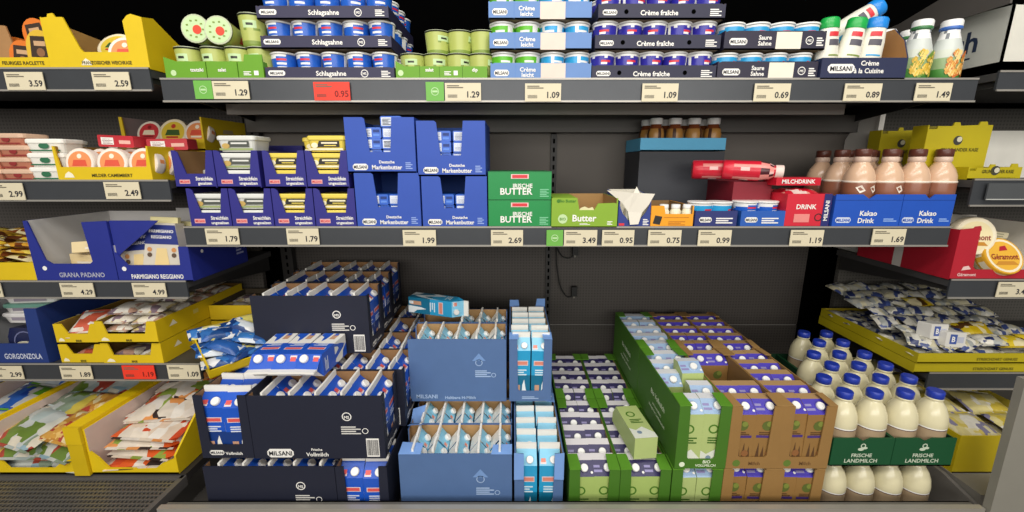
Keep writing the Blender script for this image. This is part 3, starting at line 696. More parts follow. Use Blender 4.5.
# light green butter carton, torn open
x0, x1 = X2s(551.5), X2s(617); w = x1-x0; h = Zp(198, YS)-Z2
def deco(b, T, w_):
    b.disc(w*.17, h*.30, h*.16, T, PALE); b.text('BIO', w*.17, h*.25, h*.13, T, M('#4e8a1c'), 'c'); b.text('Butter', w*.50, h*.22, .028, T, WHITE, 'c'); lines(b, w*.43, h*.10, w*.16, h*.06, 2, T, WHITE); lines(b, w*.85, h*.10, w*.08, h*.14, 3, T, WHITE)
    b.disc(w*.10, h*.90, h*.06, T, M('#3c7a14')); b.text('Bio Butter', w*.24, h*.86, .012, T, M('#3c7a14'), 'c')
fr = [(0,0),(w,0),(w,h*.8),(w*.95,h*.84),(w*.70,h*.82),(w*.645,h*.60),(w*.42,h*.60),(w*.385,h),(0,h)]
o = tray('butter_carton', 'light green butter carton with torn open front', 'box', x0, x1, YS-.004, Z2, .2, h, h, h, '#86ac2c', '#b08a55', front=fr, deco=deco)
q = MB().poly([(w*.42-w/2, h*.60), (w*.645-w/2, h*.60), (w*.62-w/2, h*.70), (w*.56-w/2, h*.66), (w*.5-w/2, h*.72), (w*.44-w/2, h*.67)], TR(0, 0, 0)@FR, M('#ded9a6'), -.001).box(-w/2, -w*.12, .01, .19, h-.004, h, M('#8fb533'))
link('torn_flap', q.mesh('torn_flap'), o)
x0b, x1b = X2s(618.5), X2s(650.5); w = x1b-x0b; h = Zp(197, YS)-Z2
o = tray('torn_carton', 'torn white and navy carton beside the light green butter carton', 'box', x0b, x1b, YS+.002, Z2, .16, h*.5, h, h*1.15, '#2a3c86', '#d8d3c4', front=[(0,0),(w,0),(w,h*.85),(w*.86,h*.5),(w*.62,h*.18),(w*.4,h*.15),(w*.14,h*.45),(0,h*.8)],
         deco=lambda b, T, w_: (b.rect(w*.03, w*.2, h*.06, h*.14, T, RED), lines(b, w*.78, h*.08, w*.18, h*.22, 4, T, WHITE)))
f = MB(); W_ = M('#e6e0d2', .8, .05)
f.add([(-w/2-.04, -.006, h*1.22), (-w*.1, -.012, h*1.14), (w*.0, -.006, h*1.34), (w*.1, -.01, h*1.13), (w*.6, .0, h*1.1), (w*.42, -.004, h*.75), (w*.22, -.006, h*.5), (w*.12, -.008, h*.12), (-w*.14, -.008, h*.1), (-w*.22, -.006, h*.52), (-w*.4, -.004, h*.8)], [(0,1,10),(1,2,3),(1,3,9,10),(3,4,5),(3,5,6,9),(6,7,8,9)], W_)
link('torn_flap', f.mesh('torn_flap'), o)
def artL(b, T, w, h): lines(b, -w*.4, h*.1, w*.8, h*.8, 6, T, M('#cfd6c0')); b.rect(-w*.3, w*.3, h*.15, h*.5, T, M('#c7d64a'))
brick('small_pack', M('#ece9d8', .4), artL, .042, .03, .05, name='cheese_pack')
put('small_pack', 'small pale pack with lime print inside the torn carton', 'pack', (X2s(634), YS+.03, Z2+.006))
# orange carton
x0, x1 = X2s(651.5), X2s(694); w = x1-x0; h = Zp(206, YS)-Z2
def deco(b, T, w_):
    b.poly([(w*.05, h*.18), (w*.22, h*.12), (w*.27, h*.5), (w*.1, h*.56)], T, BLK2); lines(b, w*.42, h*.1, w*.4, h*.22, 3, T, M('#c4790f')); b.rect(w*.3, w*.9, h*.45, h*.48, T, M('#c4790f'))
tray('display_tray', 'orange tray with a black square mark on its front', 'tray', x0, x1, YS+.004, Z2, .2, h, h, h, '#f0a018', '#8a6a40', front=[(0,0),(w,0),(w,h*.62),(w*.34,h*.62),(w*.30,h),(0,h)], deco=deco)
def jar_proto():
    b = MB().lathe([(.015, 0), (.0165, .003), (.0165, .042), (.012, .05)], M('#e8e0c4', .3), 16); c = MB().lathe([(.013, .05), (.0135, .051), (.0135, .062), (.012, .063)], WHT, 16)
    define('mini_bottle', ('yoghurt_drink_bottle', b), ('screw_cap', c))
jar_proto()
for i in range(3): put('mini_bottle', 'mini white capped bottle, %s in the orange tray' % ('left', 'middle', 'right')[i], 'bottle', (X2s(667)+.036*i, YS+.03, Z2+.005), (0, 0, i), 'mini bottles')
# filler tray with dairy snack between orange and red (partly visible behind the price row)
x0, x1 = X2s(696), X2s(738); w = x1-x0
tray('display_tray', 'navy tray of white pots right of the orange tray', 'tray', x0, x1, YS+.004, Z2, .2, .05, .05, .05, '#26306e', deco=lambda b, T, w_: (logo(b, w*.1, .015, w*.3, .016, T), lines(b, w*.5, .012, w*.4, .02, 3, T, WHITE)))
x0b, x1b = X2s(742), X2s(786)
tray('display_tray', 'blue tray of white pots left of the red carton', 'tray', x0b, x1b, YS+.004, Z2, .2, .05, .05, .05, '#2058b0', deco=lambda b, T, w_: (logo(b, w*.1, .015, w*.3, .016, T), lines(b, w*.5, .012, w*.4, .02, 3, T, WHITE)))
for g, (u, v) in enumerate(((x0, x1), (x0b, x1b))):
    for i in range(2): put('whipping_cream_cup' if g else 'sour_cream_cup', 'white pot, %s of two in the %s tray right of the orange one' % (('left', 'right')[i], ('navy', 'blue')[g]), 'cup', (u+(v-u)*(.27+.46*i), YS+.055, Z2+.005), (0, 0, .4*i), 'white pots')
# sky blue tray with brown bottles at the back
yb_ = YS+.26; zz = Zp(151, yb_); x0 = Xp(640, yb_, zz); x1 = Xp(725, yb_, zz); hh = Zp(138, yb_)-zz
tray('display_box', 'plain dark support box under the sky blue bottle tray', 'box', x0, x1, yb_, Z2, .19, zz-Z2-.002, None, None, '#3a3d44')
tray('display_tray', 'sky blue tray of small brown bottles at the back', 'tray', x0, x1, yb_, zz, .19, hh, hh, hh, '#62c0ee')
def shot(kind='shot_bottle'):
    b = MB().lathe([(.017, 0), (.0195, .003), (.0195, .045), (.017, .058), (.0125, .066), (.012, .072)], lambda k, i: M('#7a3f22', .25, .1) if k > 2 else (M('#b08040', .35) if i % 6 else M('#4a2a18')), 16)
    c = MB().lathe([(.0148, .07), (.0152, .0715), (.0152, .085), (.0135, .087)], WHT, 16); define(kind, ('coffee_drink_bottle', b), ('screw_cap', c))
shot()
for i in range(4):
    for j in range(2):
        put('shot_bottle', 'small brown white capped bottle, %s from left, %s row in sky blue tray' % (ORD[i], ('front', 'back')[j]), 'bottle', (x1-.034-.068*(3-i)-.012*j, yb_+.036+.062*j, zz+.005), (0, 0, i), 'small brown bottles').scale = (1.5, 1.5, 1.25)
# red milk drink carton and lying red bottles
x0, x1 = X2s(786.5), X2s(831); w = x1-x0; h = Zp(194, YS)-Z2
def deco(b, T, w_): b.text('DRINK', w*.45, h*.55, .02, T, WHITE, 'c', maxw=w*.6); b.ring(w*.75, h*.3, .012, .003, T, BLK2); b.rect(w*.2, w*.55, h*.15, h*.4, T, M('#e58a84'))
o = tray('display_tray', 'red tray of red bottles with a navy strip at its right end', 'tray', x0, x1, YS+.006, Z2, .24, h, h, h, '#cf2036', '#a01828', deco=deco)
st = MB().rect(w/2-.024, w/2-.001, .002, h+.0, TR(0, 0, 0)@FR, M('#232a6c'), .0012); st.text('MILSANI', 0, 0, .017, TR(w/2-.007, -.0, h*.2)@FR@Matrix.Rotation(PI/2, 4, 'Z'), WHITE, 'l', .002)
link('navy_strip', st.mesh('navy_strip'), o)
x0s, x1s = X2s(779), X2s(824); b = MB().box(-(x1s-x0s)/2, (x1s-x0s)/2, 0, .07, 0, Zp(177, YS)-Zp(185, YS), M('#c8142c', .4)); lb = MB(); lb.text('MILCHDRINK', 0, .006, .017, FR, WHITE, 'c', maxw=(x1s-x0s)*.9)
def redb(kind):
    def p(k, i): return M('#d8263a', .3, .1) if k < 2 else ([M('#cf2036', .3), M('#cf2036', .3), M('#ecc0ba', .35), M('#cf2036', .3), M('#4a1a22', .3), M('#e89088', .3), M('#cf2036', .3)][(i*i*3+k*5+i*k) % 7])
    b = MB().lathe([(.027, 0), (.031, .004), (.031, .03), (.0305, .05), (.031, .075), (.031, .105), (.026, .13), (.019, .142), (.018, .148)], p, 18)
    c = MB().lathe([(.0205, .147), (.021, .149), (.021, .167), (.0195, .169)], M('#e8cfc6', .4), 18); define(kind, ('milk_drink_bottle', b), ('screw_cap', c))
redb('red_bottle')
rp = MB().pillow(.115, .09, .034, MIX(('#d8263a', '#f0d8d0', '#d8263a', '#e8a090', '#c81c30', '#f2e4dc'), 10, .3, .6, 12), 8, 0, .15, 61); define('red_pouch', ('snack_bag', rp), ('sealed_edge', MB().box(-.05, .05, -.047, -.042, .014, .017, M('#c81c30'))))
for k in range(4): put('red_pouch', 'red and white printed bag in the red tray, %s' % ('lowest', 'second from bottom', 'third from bottom', 'topmost')[k], 'bag', (x0+w*.46, YS+.075, Z2+.005+.026*k), (0, 0, .05*k), 'red printed bags')
one('printed_pack', b, 'flat red pack with white lettering lying on the red bottles', 'pack', ((x0s+x1s)/2, YS+.035, Zp(185.5, YS+.03)), (0, 0, 0), parts=(('lettering', lb),))
x, y, z = AT(784, 169.5, YS+.05)
put('red_bottle', 'red drink bottle lying on top with its pale cap to the right', 'bottle', (x-.158, y+.065, z-.001), (0, PI/2+.04, -.40))
put('red_bottle', 'red drink bottle lying behind the other lying one', 'bottle', (x-.235, y+.115, z-.002), (0, PI/2, -.3))
tray('display_tray', 'dark red carton under the lying bottles behind the blue tray', 'tray', X2s(744), X2s(784), YS+.08, Z2, .18, .134, .134, .134, '#7d1626')
# cocoa drink
KB = '#1450b8'; zk = Zp(226.5, YS)
def kdeco(b, T, w):
    h = .1; logo(b, w*.04, .014, w*.23, .017, T, M('#cfd8ea'), M('#1450b8')); b.text('Kakao', w*.52, .036, .021, T, WHITE, 'c'); b.text('Drink', w*.50, .014, .021, T, WHITE, 'c'); lines(b, w*.76, .018, w*.2, .012, 2, T, M('#8fb0e8')); b.rect(0, w, .082, .0835, T, M('#0d3c92'))
xk = [X2s(833.5), X2s(901), X2s(953)]; hk = Zp(194.5, YS)-Z2
def ked(w): n = hk; return [(0,0),(w,0),(w,n),(w*.60,n),(w*.5,n-.014),(w*.40,n),(0,n)]
for k in range(2): tray('display_tray', '%s blue tray of cocoa drink bottles' % ('left', 'right')[k], 'tray', xk[k]+.001, xk[k+1]-.001, YS+.002, Z2, .26, hk, hk*.96, hk*.96, KB, '#123a80', front=ked(xk[k+1]-xk[k]-.002), deco=kdeco)
def cocoa():
    SK = M('#d9b596', .22, .05, coat=.3); BR = M('#8f5b45', .3, .06); CP = M('#5a2f24', .35); LN = M('#f0e2d2', .4)
    h = .23
    b = MB().lathe([(.036, 0), (.0405, .005), (.0405, .09), (.0415, .092), (.0418, .105), (.0415, .128), (.0412, .132), (.039, .150), (.033, .167), (.024, .181), (.0185, .190), (.018, .200)], lambda k, i: BR if k < 5 else SK, 24)
    g = MB().lathe([(.0408, .1285), (.0422, .1295), (.0420, .1335), (.0405, .1345)], LN, 24, cap=False)
    l = MB()
    for a0, sg in ((-.5, 1), (.4, -1)):
        l.add([(.0428*math.sin(a), -.0428*math.cos(a), z) for a, z in ((a0-.3, .115), (a0, .098), (a0+.32, .106), (a0+.05, .122))], [(0, 1, 2, 3)], LN)
    nk = MB().lathe([(.0195, .190), (.0215, .194), (.021, .204), (.0195, .206)], M('#d6bba8', .25), 20)
    c = MB().lathe([(.0205, .206), (.0215, .207), (.0215, .226), (.0195, .2285)], CP, 20); define('cocoa_bottle', ('cocoa_drink_bottle', b), ('label_line', g), ('label_print', l), ('neck_ring', nk), ('screw_cap', c))
cocoa()
for i, px in enumerate((856, 883.5, 909.5, 935.5)):
    for j in range(3):
        y = YS+.046+.084*j
        put('cocoa_bottle', 'pale brown cocoa drink bottle, %s from left in the %s row' % (ORD[i], ('front', 'second', 'third')[j]), 'bottle', (Xp(px, YS+.046, H-.1), y, Z2+.005), (0, 0, .7*i+j), 'cocoa drink bottles')
# ---------------------------------------------------------------- cartons
def gable(kind, w, hb, hr, body, low, fin, slope, logoc, splash, txt, name='milk_carton', capc=None):
    b = MB(); k = w/2; zm = hb*.5
    b.box(-k, k, -k, k, 0, zm, low); b.box(-k, k, -k, k, zm, hb, body)
    g = MB(); rz = hr-.018; e = k*.97
    vs = [(-k,-k,hb),(k,-k,hb),(k,k,hb),(-k,k,hb),(-e,-.003,rz),(e,-.003,rz),(e,.003,rz),(-e,.003,rz),(-k*.55,0,hb+(rz-hb)*.6),(k*.55,0,hb+(rz-hb)*.6)]
    g.add(vs, [(0,1,5,4),(2,3,7,6),(3,0,8),(0,4,8),(4,7,8),(7,3,8),(1,2,9),(2,6,9),(6,5,9),(5,1,9)], [slope, fin, body, fin, fin, body, body, fin, fin, body])
    g.box(-e, e, -.003, .003, rz-.001, hr, fin)
    sl = math.atan2(rz-hb, k); T = TR(0, -k, hb)@Matrix.Rotation(sl, 4, 'X'); ln = math.hypot(rz-hb, k)
    g.rect(-k*.97, k*.97, ln*.74, ln, T, fin); g.rect(-k*.9, -k*.35, ln*.1, ln*.6, T, M('#e9d8d8', .4)); g.rect(-k*.85, -k*.4, ln*.2, ln*.5, T, logoc, .001)
    c = MB().lathe([(w*.165, 0), (w*.175, .002), (w*.175, .009), (w*.15, .0105)], capc or WHT, 16, T@TR(w*.16, ln*.34, 0))
    p = MB()
    for T in (FR, Matrix.Rotation(PI, 4, 'Z')@FR):
        T2 = (TR(0, -k, 0) if T == FR else TR(0, k, 0))@T
        p.rect(-k*.75, k*.75, hb*.70, hb*.80, T2, M('#e9d8d8', .4)); p.rect(-k*.68, k*.68, hb*.715, hb*.785, T2, logoc, .001)
        lines(p, -k*.6, hb*.5, k*1.2, hb*.14, 3, T2, txt)
        p.poly([(k*.05, 0), (k*.95, 0), (k*.95, hb*.12), (k*.55, hb*.2), (k*.35, hb*.42), (k*.15, hb*.3)], T2, splash); p.rect(-k*.6, -k*.1, hb*.05, hb*.3, T2, M('#c99a7c', .5)); p.rect(-k*.55, -k*.2, hb*.02, hb*.12, T2, splash, .001)
    for s in (1, -1):
        T2 = TR(s*k, 0, 0)@(RT if s > 0 else LF)
        n = 8; up = [(-k+2*k*i/n, hb*(.55+.22*math.sin(i*.9))) for i in range(n+1)]; dn = [(-k+2*k*i/n, hb*(.30+.22*math.sin(i*.9+.4))) for i in range(n+1)]
        p.poly(up+dn[::-1], T2, splash); lines(p, -k*.7, hb*.80, k*1.2, hb*.14, 3, T2, txt)
        p.poly([(-k, 0), (k*.2, 0), (-k*.3, hb*.16), (-k, hb*.2)], T2, splash)
    define(kind, (name, b), ('gable_top', g), ('screw_cap', c, 1), ('printed_label', p))
MW = M('#f1efe8', .4, .03); MB1 = M('#1d56c4', .35, .08); MB2 = M('#163a80', .35, .1)
gable('milk_blue', .069, .150, .200, MB1, MB2, MW, MB1, M('#df5a56', .4), MW, M('#dfe6f2', .4))
gable('milk_blue_white', .069, .150, .200, MB1, MW, MW, MB1, M('#df5a56', .4), MB1, M('#dfe6f2', .4))
gable('milk_cyan', .061, .178, .232, M('#2b9fd0', .35, .08), M('#156f92', .35, .1), MW, M('#86cbea', .35, .06), M('#e08a78', .4), M('#e6eef0', .4), M('#d7eaf2', .4))
def slant(kind, w, h, body, top, slope, art, name='milk_carton', capc=None, capx=.0):
    k = w/2; b = MB(); pr = [(-k, 0), (k, 0), (k, h), (.004, h), (-k, h-.026)]
    # the side outline drawn facing -X, pulled through to +X
    vs = [(-k, y, z) for y, z in pr]+[(k, y, z) for y, z in pr]; n = 5
    fs = [(4,3,2,1,0), (5,6,7,8,9)]+[(i, (i+1) % n, n+(i+1) % n, n+i) for i in range(n)]
    b.add(vs, fs, [body, body, body, body, top, slope, body])
    sl = math.atan2(.026, k+.004); T = TR(0, -k, h-.026)@Matrix.Rotation(sl, 4, 'X'); ln = math.hypot(.026, k+.004)
    c = MB().lathe([(.0105, 0), (.0115, .002), (.0115, .008), (.010, .0095)], capc or WHT, 16, T@TR(w*.12+capx, ln*.5, 0))
    p = MB(); art(p, TR(0, -k, 0)@FR, w, h); lines(p, -k*.92, ln*.25, k*.7, ln*.55, 2, T, M('#8f88b8', .4)); p.disc(k*.86, ln*.25, .0035, T, MW)
    define(kind, (name, b), ('screw_cap', c), ('printed_label', p))
def artBrown(p, T, w, h):
    k = w/2; g = M('#5e6a2c', .6); d = M('#5a3d22', .6)
    p.disc(0, h*.68, k*.45, T, g, .0006, 10); p.disc(k*.15, h*.71, k*.25, T, M('#7f8a3a', .6), .001, 8)
    p.rect(-k*.8, k*.8, h*.48, h*.52, T, M('#4a3480', .5)); lines(p, -k*.6, h*.53, k*1.2, h*.06, 2, T, d)
    for q in range(4): p.poly([(-k*.7+q*k*.4, h*.12), (-k*.5+q*k*.4, h*.40-(q % 2)*h*.06), (-k*.35+q*k*.4, h*.12)], T, d)
    p.disc(k*.4, h*.22, k*.3, T, M('#8f5f34', .6), .001, 10)
def artGreen(p, T, w, h):
    k = w/2; p.ring(-k*.1, h*.62, k*.42, k*.13, T, M('#4d7a24', .5)); lines(p, -k*.5, h*.38, k*1.1, h*.12, 3, T, M('#3f6a1c', .5)); p.poly([(-k, 0), (k, 0), (k, h*.12), (k*.2, h*.28), (-k*.5, h*.2), (-k, h*.26)], T, M('#dfe3d6', .5)); p.disc(-k*.3, h*.14, k*.22, T, M('#7f93a8', .5), .001, 10)
slant('milk_brown', .069, .192, M('#95703c', .6, .08), M('#b59263', .6, .06), M('#4b3fae', .35, .08), artBrown)
slant('milk_organic_dark', .069, .192, M('#a9c06c', .5, .07), M('#f3eff1', .45, .03), M('#2f2a58', .35, .08), artGreen)
slant('milk_organic_light', .069, .192, M('#b3c47c', .5, .07), M('#e4e6ea', .45, .04), M('#9db8d8', .35, .08), artGreen)
# ---------------------------------------------------------------- crates
def crate(lab, cx, cy, z, rot, W, L, h, post, lip, co, ci, flap=None, deco=None, group=None, t=.004, flapcol=None):
    mo = M(co, .6, .08); mi = M(ci, .8, .08); b = MB()
    b.box(-W/2, W/2, -L/2, L/2, 0, t, mi)
    b.sheet([(-L/2,0),(L/2,0),(L/2,h),(-L/2,h)], TR(-W/2-.0004, 0, 0)@LF, t, mo, mi); b.sheet([(-L/2,0),(L/2,0),(L/2,h),(-L/2,h)], TR(W/2+.0004, 0, 0)@RT, t, mo, mi)
    u = [(-W/2,0),(W/2,0),(W/2,h),(W/2-post,h),(W/2-post*1.12,lip+.006),(W/2-post*1.3,lip),(-W/2+post*1.3,lip),(-W/2+post*1.12,lip+.006),(-W/2+post,h),(-W/2,h)]
    b.sheet(u, TR(0, -L/2-.0004, 0)@FR, t, mo, mi); b.sheet(u, TR(0, L/2+.0004, 0)@Matrix.Rotation(PI, 4, 'Z')@FR, t, mo, mi)
    o = link('carton_crate', b.mesh('carton_crate'), None, (cx, cy, z), (0, 0, rot)); tag(o, lab, 'crate', group)
    if flap:
        fm = M(flapcol or co, .6, .08)
        for sx in (-1, 1):
            for sy in (-1, 1):
                f = MB()
                xa, xb = sx*W/2, sx*(W/2-flap[0]); ya, yb_ = sy*L/2, sy*(L/2-flap[1])
                f.add([(xa,ya,h),(xb,ya,h+.001),(xb+sx*.004,yb_,h+.004),(xa,yb_,h+.003),(xa,ya,h+.003),(xb,ya,h+.004),(xb+sx*.004,yb_,h+.007),(xa,yb_,h+.006)], [(0,3,2,1),(4,5,6,7),(0,1,5,4),(1,2,6,5),(2,3,7,6),(3,0,4,7)], fm)
                link('corner_flap', f.mesh('corner_flap'), o)
    if deco:
        lb = MB(); deco(lb, TR(-W/2, 0, 0)@LF, TR(0, -L/2, 0)@FR, W, L, h); letters(lb, o)
    return o
def fill(kind, lab, cname, cx, cy, z, rot, W, L, ny=5, keep=None, group=None, raise_=None):
    px = (W-.009)/2; py_ = (L-.009)/ny
    for j in range(ny):
        for i in range(2):
            if keep is not None and not keep(i, j): continue
            x = (i-.5)*px; y = -L/2+.0045+py_*(j+.5); c_, s_ = math.cos(rot), math.sin(rot)
            if abs(rot) > .8: where = '%s from right, %s row' % (ORD[j], ('front', 'back')[i])
            else: where = '%s row from front, %s side' % (ORD[j], ('left', 'right')[i])
            dz = raise_(i, j) if raise_ else 0
            put(kind, '%s, %s, %s' % (lab, where, cname), 'milk carton', (cx+x*c_-y*s_, cy+x*s_+y*c_, z+.0045+dz), (R.uniform(-.012, .012) if not dz else -.12, R.uniform(-.012, .012), rot+R.uniform(-.03, .03)), group)
# ---- navy stack
NVC = '#171b2e'
def navy_deco(full=True, bar=True):
    def d(b, TL, TF, W, L, h):
        # long side: u runs from -L/2 to L/2
        b.ring(L*.23, h*.68, .0135, .0028, TL, WHITE); b.text('MS', L*.23, h*.65, .012, TL, WHITE, 'c'); lines(b, L*.18, h*.40, .055, h*.14, 4, TL, M('#d4d2cc', .6)); b.ring(L*.36, h*.45, .009, .002, TL, WHITE)
        if bar: barcode(b, L*.36, h*.03, .036, h*.30, TL)
        if full: logo(b, -L*.40, h*.02, .075, h*.14, TL); b.text('Frische', -L*.02, h*.13, .011, TL, WHITE, 'c'); b.text('Vollmilch', -L*.02, h*.04, .017, TL, WHITE, 'c')
        logo(b, -W*.35, h*.05, W*.28, h*.08, TF); b.text('Vollmilch', W*.12, h*.055, .013, TF, WHITE, 'c')
    return d
Wn, Ln, hn = .147, .374, .197
z1 = H-1.04; z2, z3 = z1+.214, z1+.428
A = PI/2
def navy(lab, cname, cx, cy, z, rot, keep=None, deco=None, post=.024):
    crate(lab, cx, cy, z, rot, Wn, Ln, hn, post, .042, NVC, '#8f6a44', deco=deco or navy_deco(), group='navy milk crates')
    if keep is not False: fill('milk_blue', 'blue white milk carton', cname, cx, cy, z, rot, Wn, Ln, 5, keep, 'blue milk cartons')
navy('navy milk crate at bottom left front, long side forward', 'bottom front navy crate', -.693, 1.109, z1, A, None, navy_deco(False, False))
navy('navy milk crate at the bottom, narrow end forward below the big one', 'bottom narrow navy crate', -.430, 1.222, z1, 0, lambda i, j: j < 2)
navy('navy milk crate at the bottom hidden behind the front one', 'x', -.693, 1.262, z1, A, False)
navy('navy milk crate at the bottom, second at right side of the stack', 'x', -.430, 1.60, z1, 0, False)
navy('navy milk crate at the bottom back of the stack', 'x', -.693, 1.45, z1, A, False)
navy('navy milk crate with large logo and barcode, front of second layer', 'large front navy crate', -.548, 1.122, z2, A)
navy('navy milk crate narrow end forward, left on the second layer', 'left narrow navy crate', -.812, 1.238, z2, 0)
navy('navy milk crate narrow end forward, behind the left narrow one', 'x', -.812, 1.616, z2, 0, False)
for k, (cx, cy, q) in enumerate(((-.528, 1.274, 'second'), (-.532, 1.425, 'third'), (-.536, 1.576, 'fourth'), (-.54, 1.727, 'fifth'))):
    navy('navy milk crate on the second layer, %s from the front' % q, '%s second-layer navy crate' % q, cx, cy, z2, A, (None if k == 0 else (lambda i, j: j < 2)))
for k, (cx, cy, q) in enumerate(((-.652, 1.356, 'front'), (-.662, 1.520, 'middle'), (-.67, 1.682, 'back'))):
    navy('navy milk crate on top of the stack, %s of three' % q, '%s top navy crate' % q, cx, cy, z3, A)
for i, (x, q) in enumerate(((-.742, 'left'), (-.667, 'middle'), (-.588, 'right'))):
    put('milk_blue_white', 'blue white milk carton lying with its cap forward, %s of three' % q, 'milk carton', (x+.012, 1.277, z3+.0365), (PI/2, PI, (.08, .02, -.06)[i]), 'lying blue milk cartons')
# ---- light blue stack
Wl, Ll, hl = .141, .325, .226
LBC = '#52709f'
def lb_deco(b, TL, TF, W, L, h):
    lc = M('#a9c1e2', .6)
    b.poly([(L*.15, h*.66), (L*.22, h*.78), (L*.29, h*.66)], TL, M('#7497cb', .6)); b.ring(L*.22, h*.63, .012, .0022, TL, lc); lines(b, L*.18, h*.40, .052, h*.12, 4, TL, lc); b.ring(L*.37, h*.43, .008, .002, TL, lc)
    b.text('MILSANI', -L*.33, h*.05, .020, TL, lc, 'c'); b.text('Haltbare H-Milch', L*.02, h*.04, .015, TL, lc, 'c')
    lines(b, -W*.2, h*.04, W*.4, h*.05, 2, TF, lc)
zl2 = z1+.246
def lblue(lab, cname, cx, cy, z, rot, keep=None, post=.026):
    crate(lab, cx, cy, z, rot, Wl, Ll, hl, post, .038, LBC, '#b08a5c', deco=lb_deco, group='light blue milk crates')
    if keep is not False: fill('milk_cyan', 'sky blue milk carton', cname, cx, cy, z, rot, Wl, Ll, 5, keep, 'sky blue milk cartons')
lblue('light blue milk crate at the front, long side forward', 'front light blue crate', -.163, 1.122, z1, A)
lblue('light blue milk crate at the front, narrow open end forward', 'front narrow light blue crate', .078, 1.214, z1, 0, lambda i, j: True)
lblue('light blue milk crate on the floor behind the front one', 'second light blue floor crate', -.163, 1.266, z1, A)
lblue('light blue milk crate on the floor, third from the front', 'x', -.163, 1.412, z1, A, False)
lblue('light blue milk crate on the floor, fourth from the front', 'x', -.163, 1.556, z1, A, False)
lblue('light blue milk crate on the floor, narrow, behind the front narrow one', 'x', .078, 1.55, z1, 0, False)
lblue('light blue milk crate on top, long side forward with logo', 'top front light blue crate', -.182, 1.363, zl2, A)
lblue('light blue milk crate on top, second from the front', 'top rear light blue crate', -.182, 1.515, zl2, A, lambda i, j: j < 3)
lblue('light blue milk crate on top, narrow open end forward', 'top narrow light blue crate', .062, 1.455, zl2, 0)
put('milk_cyan', 'sky blue milk carton lying on its side on the rear top crate', 'milk carton', (-.385, 1.55, zl2+.268), (0, PI/2+.02, -.28))
f = MB(); fm = M('#7ba3e0', .55)
def flapobj(name, x, y, z, w_, d_, rx, rz, lab):
    pts = [(-w_/2, 0), (w_/2, 0), (w_/2*.9, -d_*.8), (w_/2*.6, -d_), (-w_/2*.6, -d_), (-w_/2*.9, -d_*.8)]
    return MB().sheet(pts, Matrix.Identity(4), .003, fm)
# loose flaps folded out from the front crates
def crate_flap(parent_label, pts):
    o = [q for q in COL.objects if q.get('label') == parent_label][0]
    inv = (Matrix.Translation(o.location)@Euler(o.rotation_euler).to_matrix().to_4x4()).inverted()
    for P in pts: link('corner_flap', MB().add([inv@Vector(v) for v in P], [tuple(range(len(P)))], fm).mesh('corner_flap'), o)
zt = z1+hl
crate_flap('light blue milk crate at the front, narrow open end forward', [
    [(.006, 1.05, zt-.085), (.006, 1.05, zt+.005), (.034, 1.046, zt+.004), (.034, 1.046, zt-.08)], [(.15, 1.05, zt-.085), (.15, 1.05, zt+.005), (.122, 1.046, zt+.004), (.122, 1.046, zt-.08)],
    [(.150, 1.378, zt), (.118, 1.372, zt+.004), (.114, 1.29, zt+.022), (.145, 1.285, zt+.02)], [(.006, 1.378, zt), (.036, 1.372, zt+.004), (.04, 1.30, zt+.022), (.008, 1.295, zt+.02)]])
crate_flap('light blue milk crate at the front, long side forward', [
    [(-.325, 1.05, zt), (-.262, 1.05, zt), (-.262, 1.092, zt+.006), (-.325, 1.10, zt+.004)], [(0.0, 1.05, zt), (-.06, 1.05, zt), (-.055, 1.085, zt+.006), (0, 1.09, zt+.004)],
    [(-.325, 1.193, zt), (-.27, 1.193, zt), (-.262, 1.16, zt+.022), (-.325, 1.155, zt+.02)]])
crate_flap('light blue milk crate on the floor behind the front one', [[(-.33, 1.26, zt+.012), (-.285, 1.255, zt+.03), (-.30, 1.215, zt-.03), (-.335, 1.21, zt-.045)]])
zt2 = zl2+hl
crate_flap('light blue milk crate on top, narrow open end forward', [
    [(-.009, 1.292, zt2), (.022, 1.288, zt2+.002), (.022, 1.335, zt2+.006), (-.009, 1.34, zt2+.005)], [(.133, 1.292, zt2), (.102, 1.288, zt2+.002), (.102, 1.335, zt2+.006), (.133, 1.34, zt2+.005)],
    [(-.009, 1.617, zt2), (.03, 1.617, zt2), (.026, 1.612, zt2+.03), (-.009, 1.612, zt2+.03)], [(.133, 1.617, zt2), (.095, 1.617, zt2), (.1, 1.612, zt2+.035), (.133, 1.612, zt2+.035)]])
# ---- organic green and brown crates
Wg, Lg, hg_ = .146, .372, .199
zg1 = ZF; zg2 = ZF+.2045
def g_deco(txt):
    def d(b, TL, TF, W, L, h):
        c = M('#e4efd2', .6); b.text('Bio Vollmilch', L*.05, h*.55, .024, TL, c, 'c'); b.text('aus kontrolliert', L*.05, h*.40, .013, TL, c, 'c'); b.text('ökologischer Landwirtschaft', L*.05, h*.30, .013, TL, c, 'c')
        b.disc(-W*.36, h*.07, .008, TF, c); b.text('BIO', W*.12, h*.09, .014, TF, c, 'c'); b.text('VOLLMILCH', W*.1, h*.035, .011, TF, c, 'c')
    return d
def br_deco(b, TL, TF, W, L, h):
    c = M('#6e4d28', .7); b.disc(-W*.3, h*.09, .011, TF, M('#5f7a2c', .7)); b.text('Milch', W*.05, h*.06, .016, TF, c, 'c'); b.text('Weidemilch', 0, h*.45, .03, TL, c, 'c')
def green(lab, cname, cx, cy, z, kind, keep=None, raise_=None, clab='organic milk carton'):
    crate(lab, cx, cy, z, 0, Wg, Lg, hg_, .030, .030, '#42721a', '#a58a52', flap=(.034, .062), deco=g_deco(''), group='green organic milk crates', flapcol='#578f22')
    if keep is not False: fill(kind, clab, cname, cx, cy, z, 0, Wg, Lg, 5, keep, 'organic milk cartons', raise_)
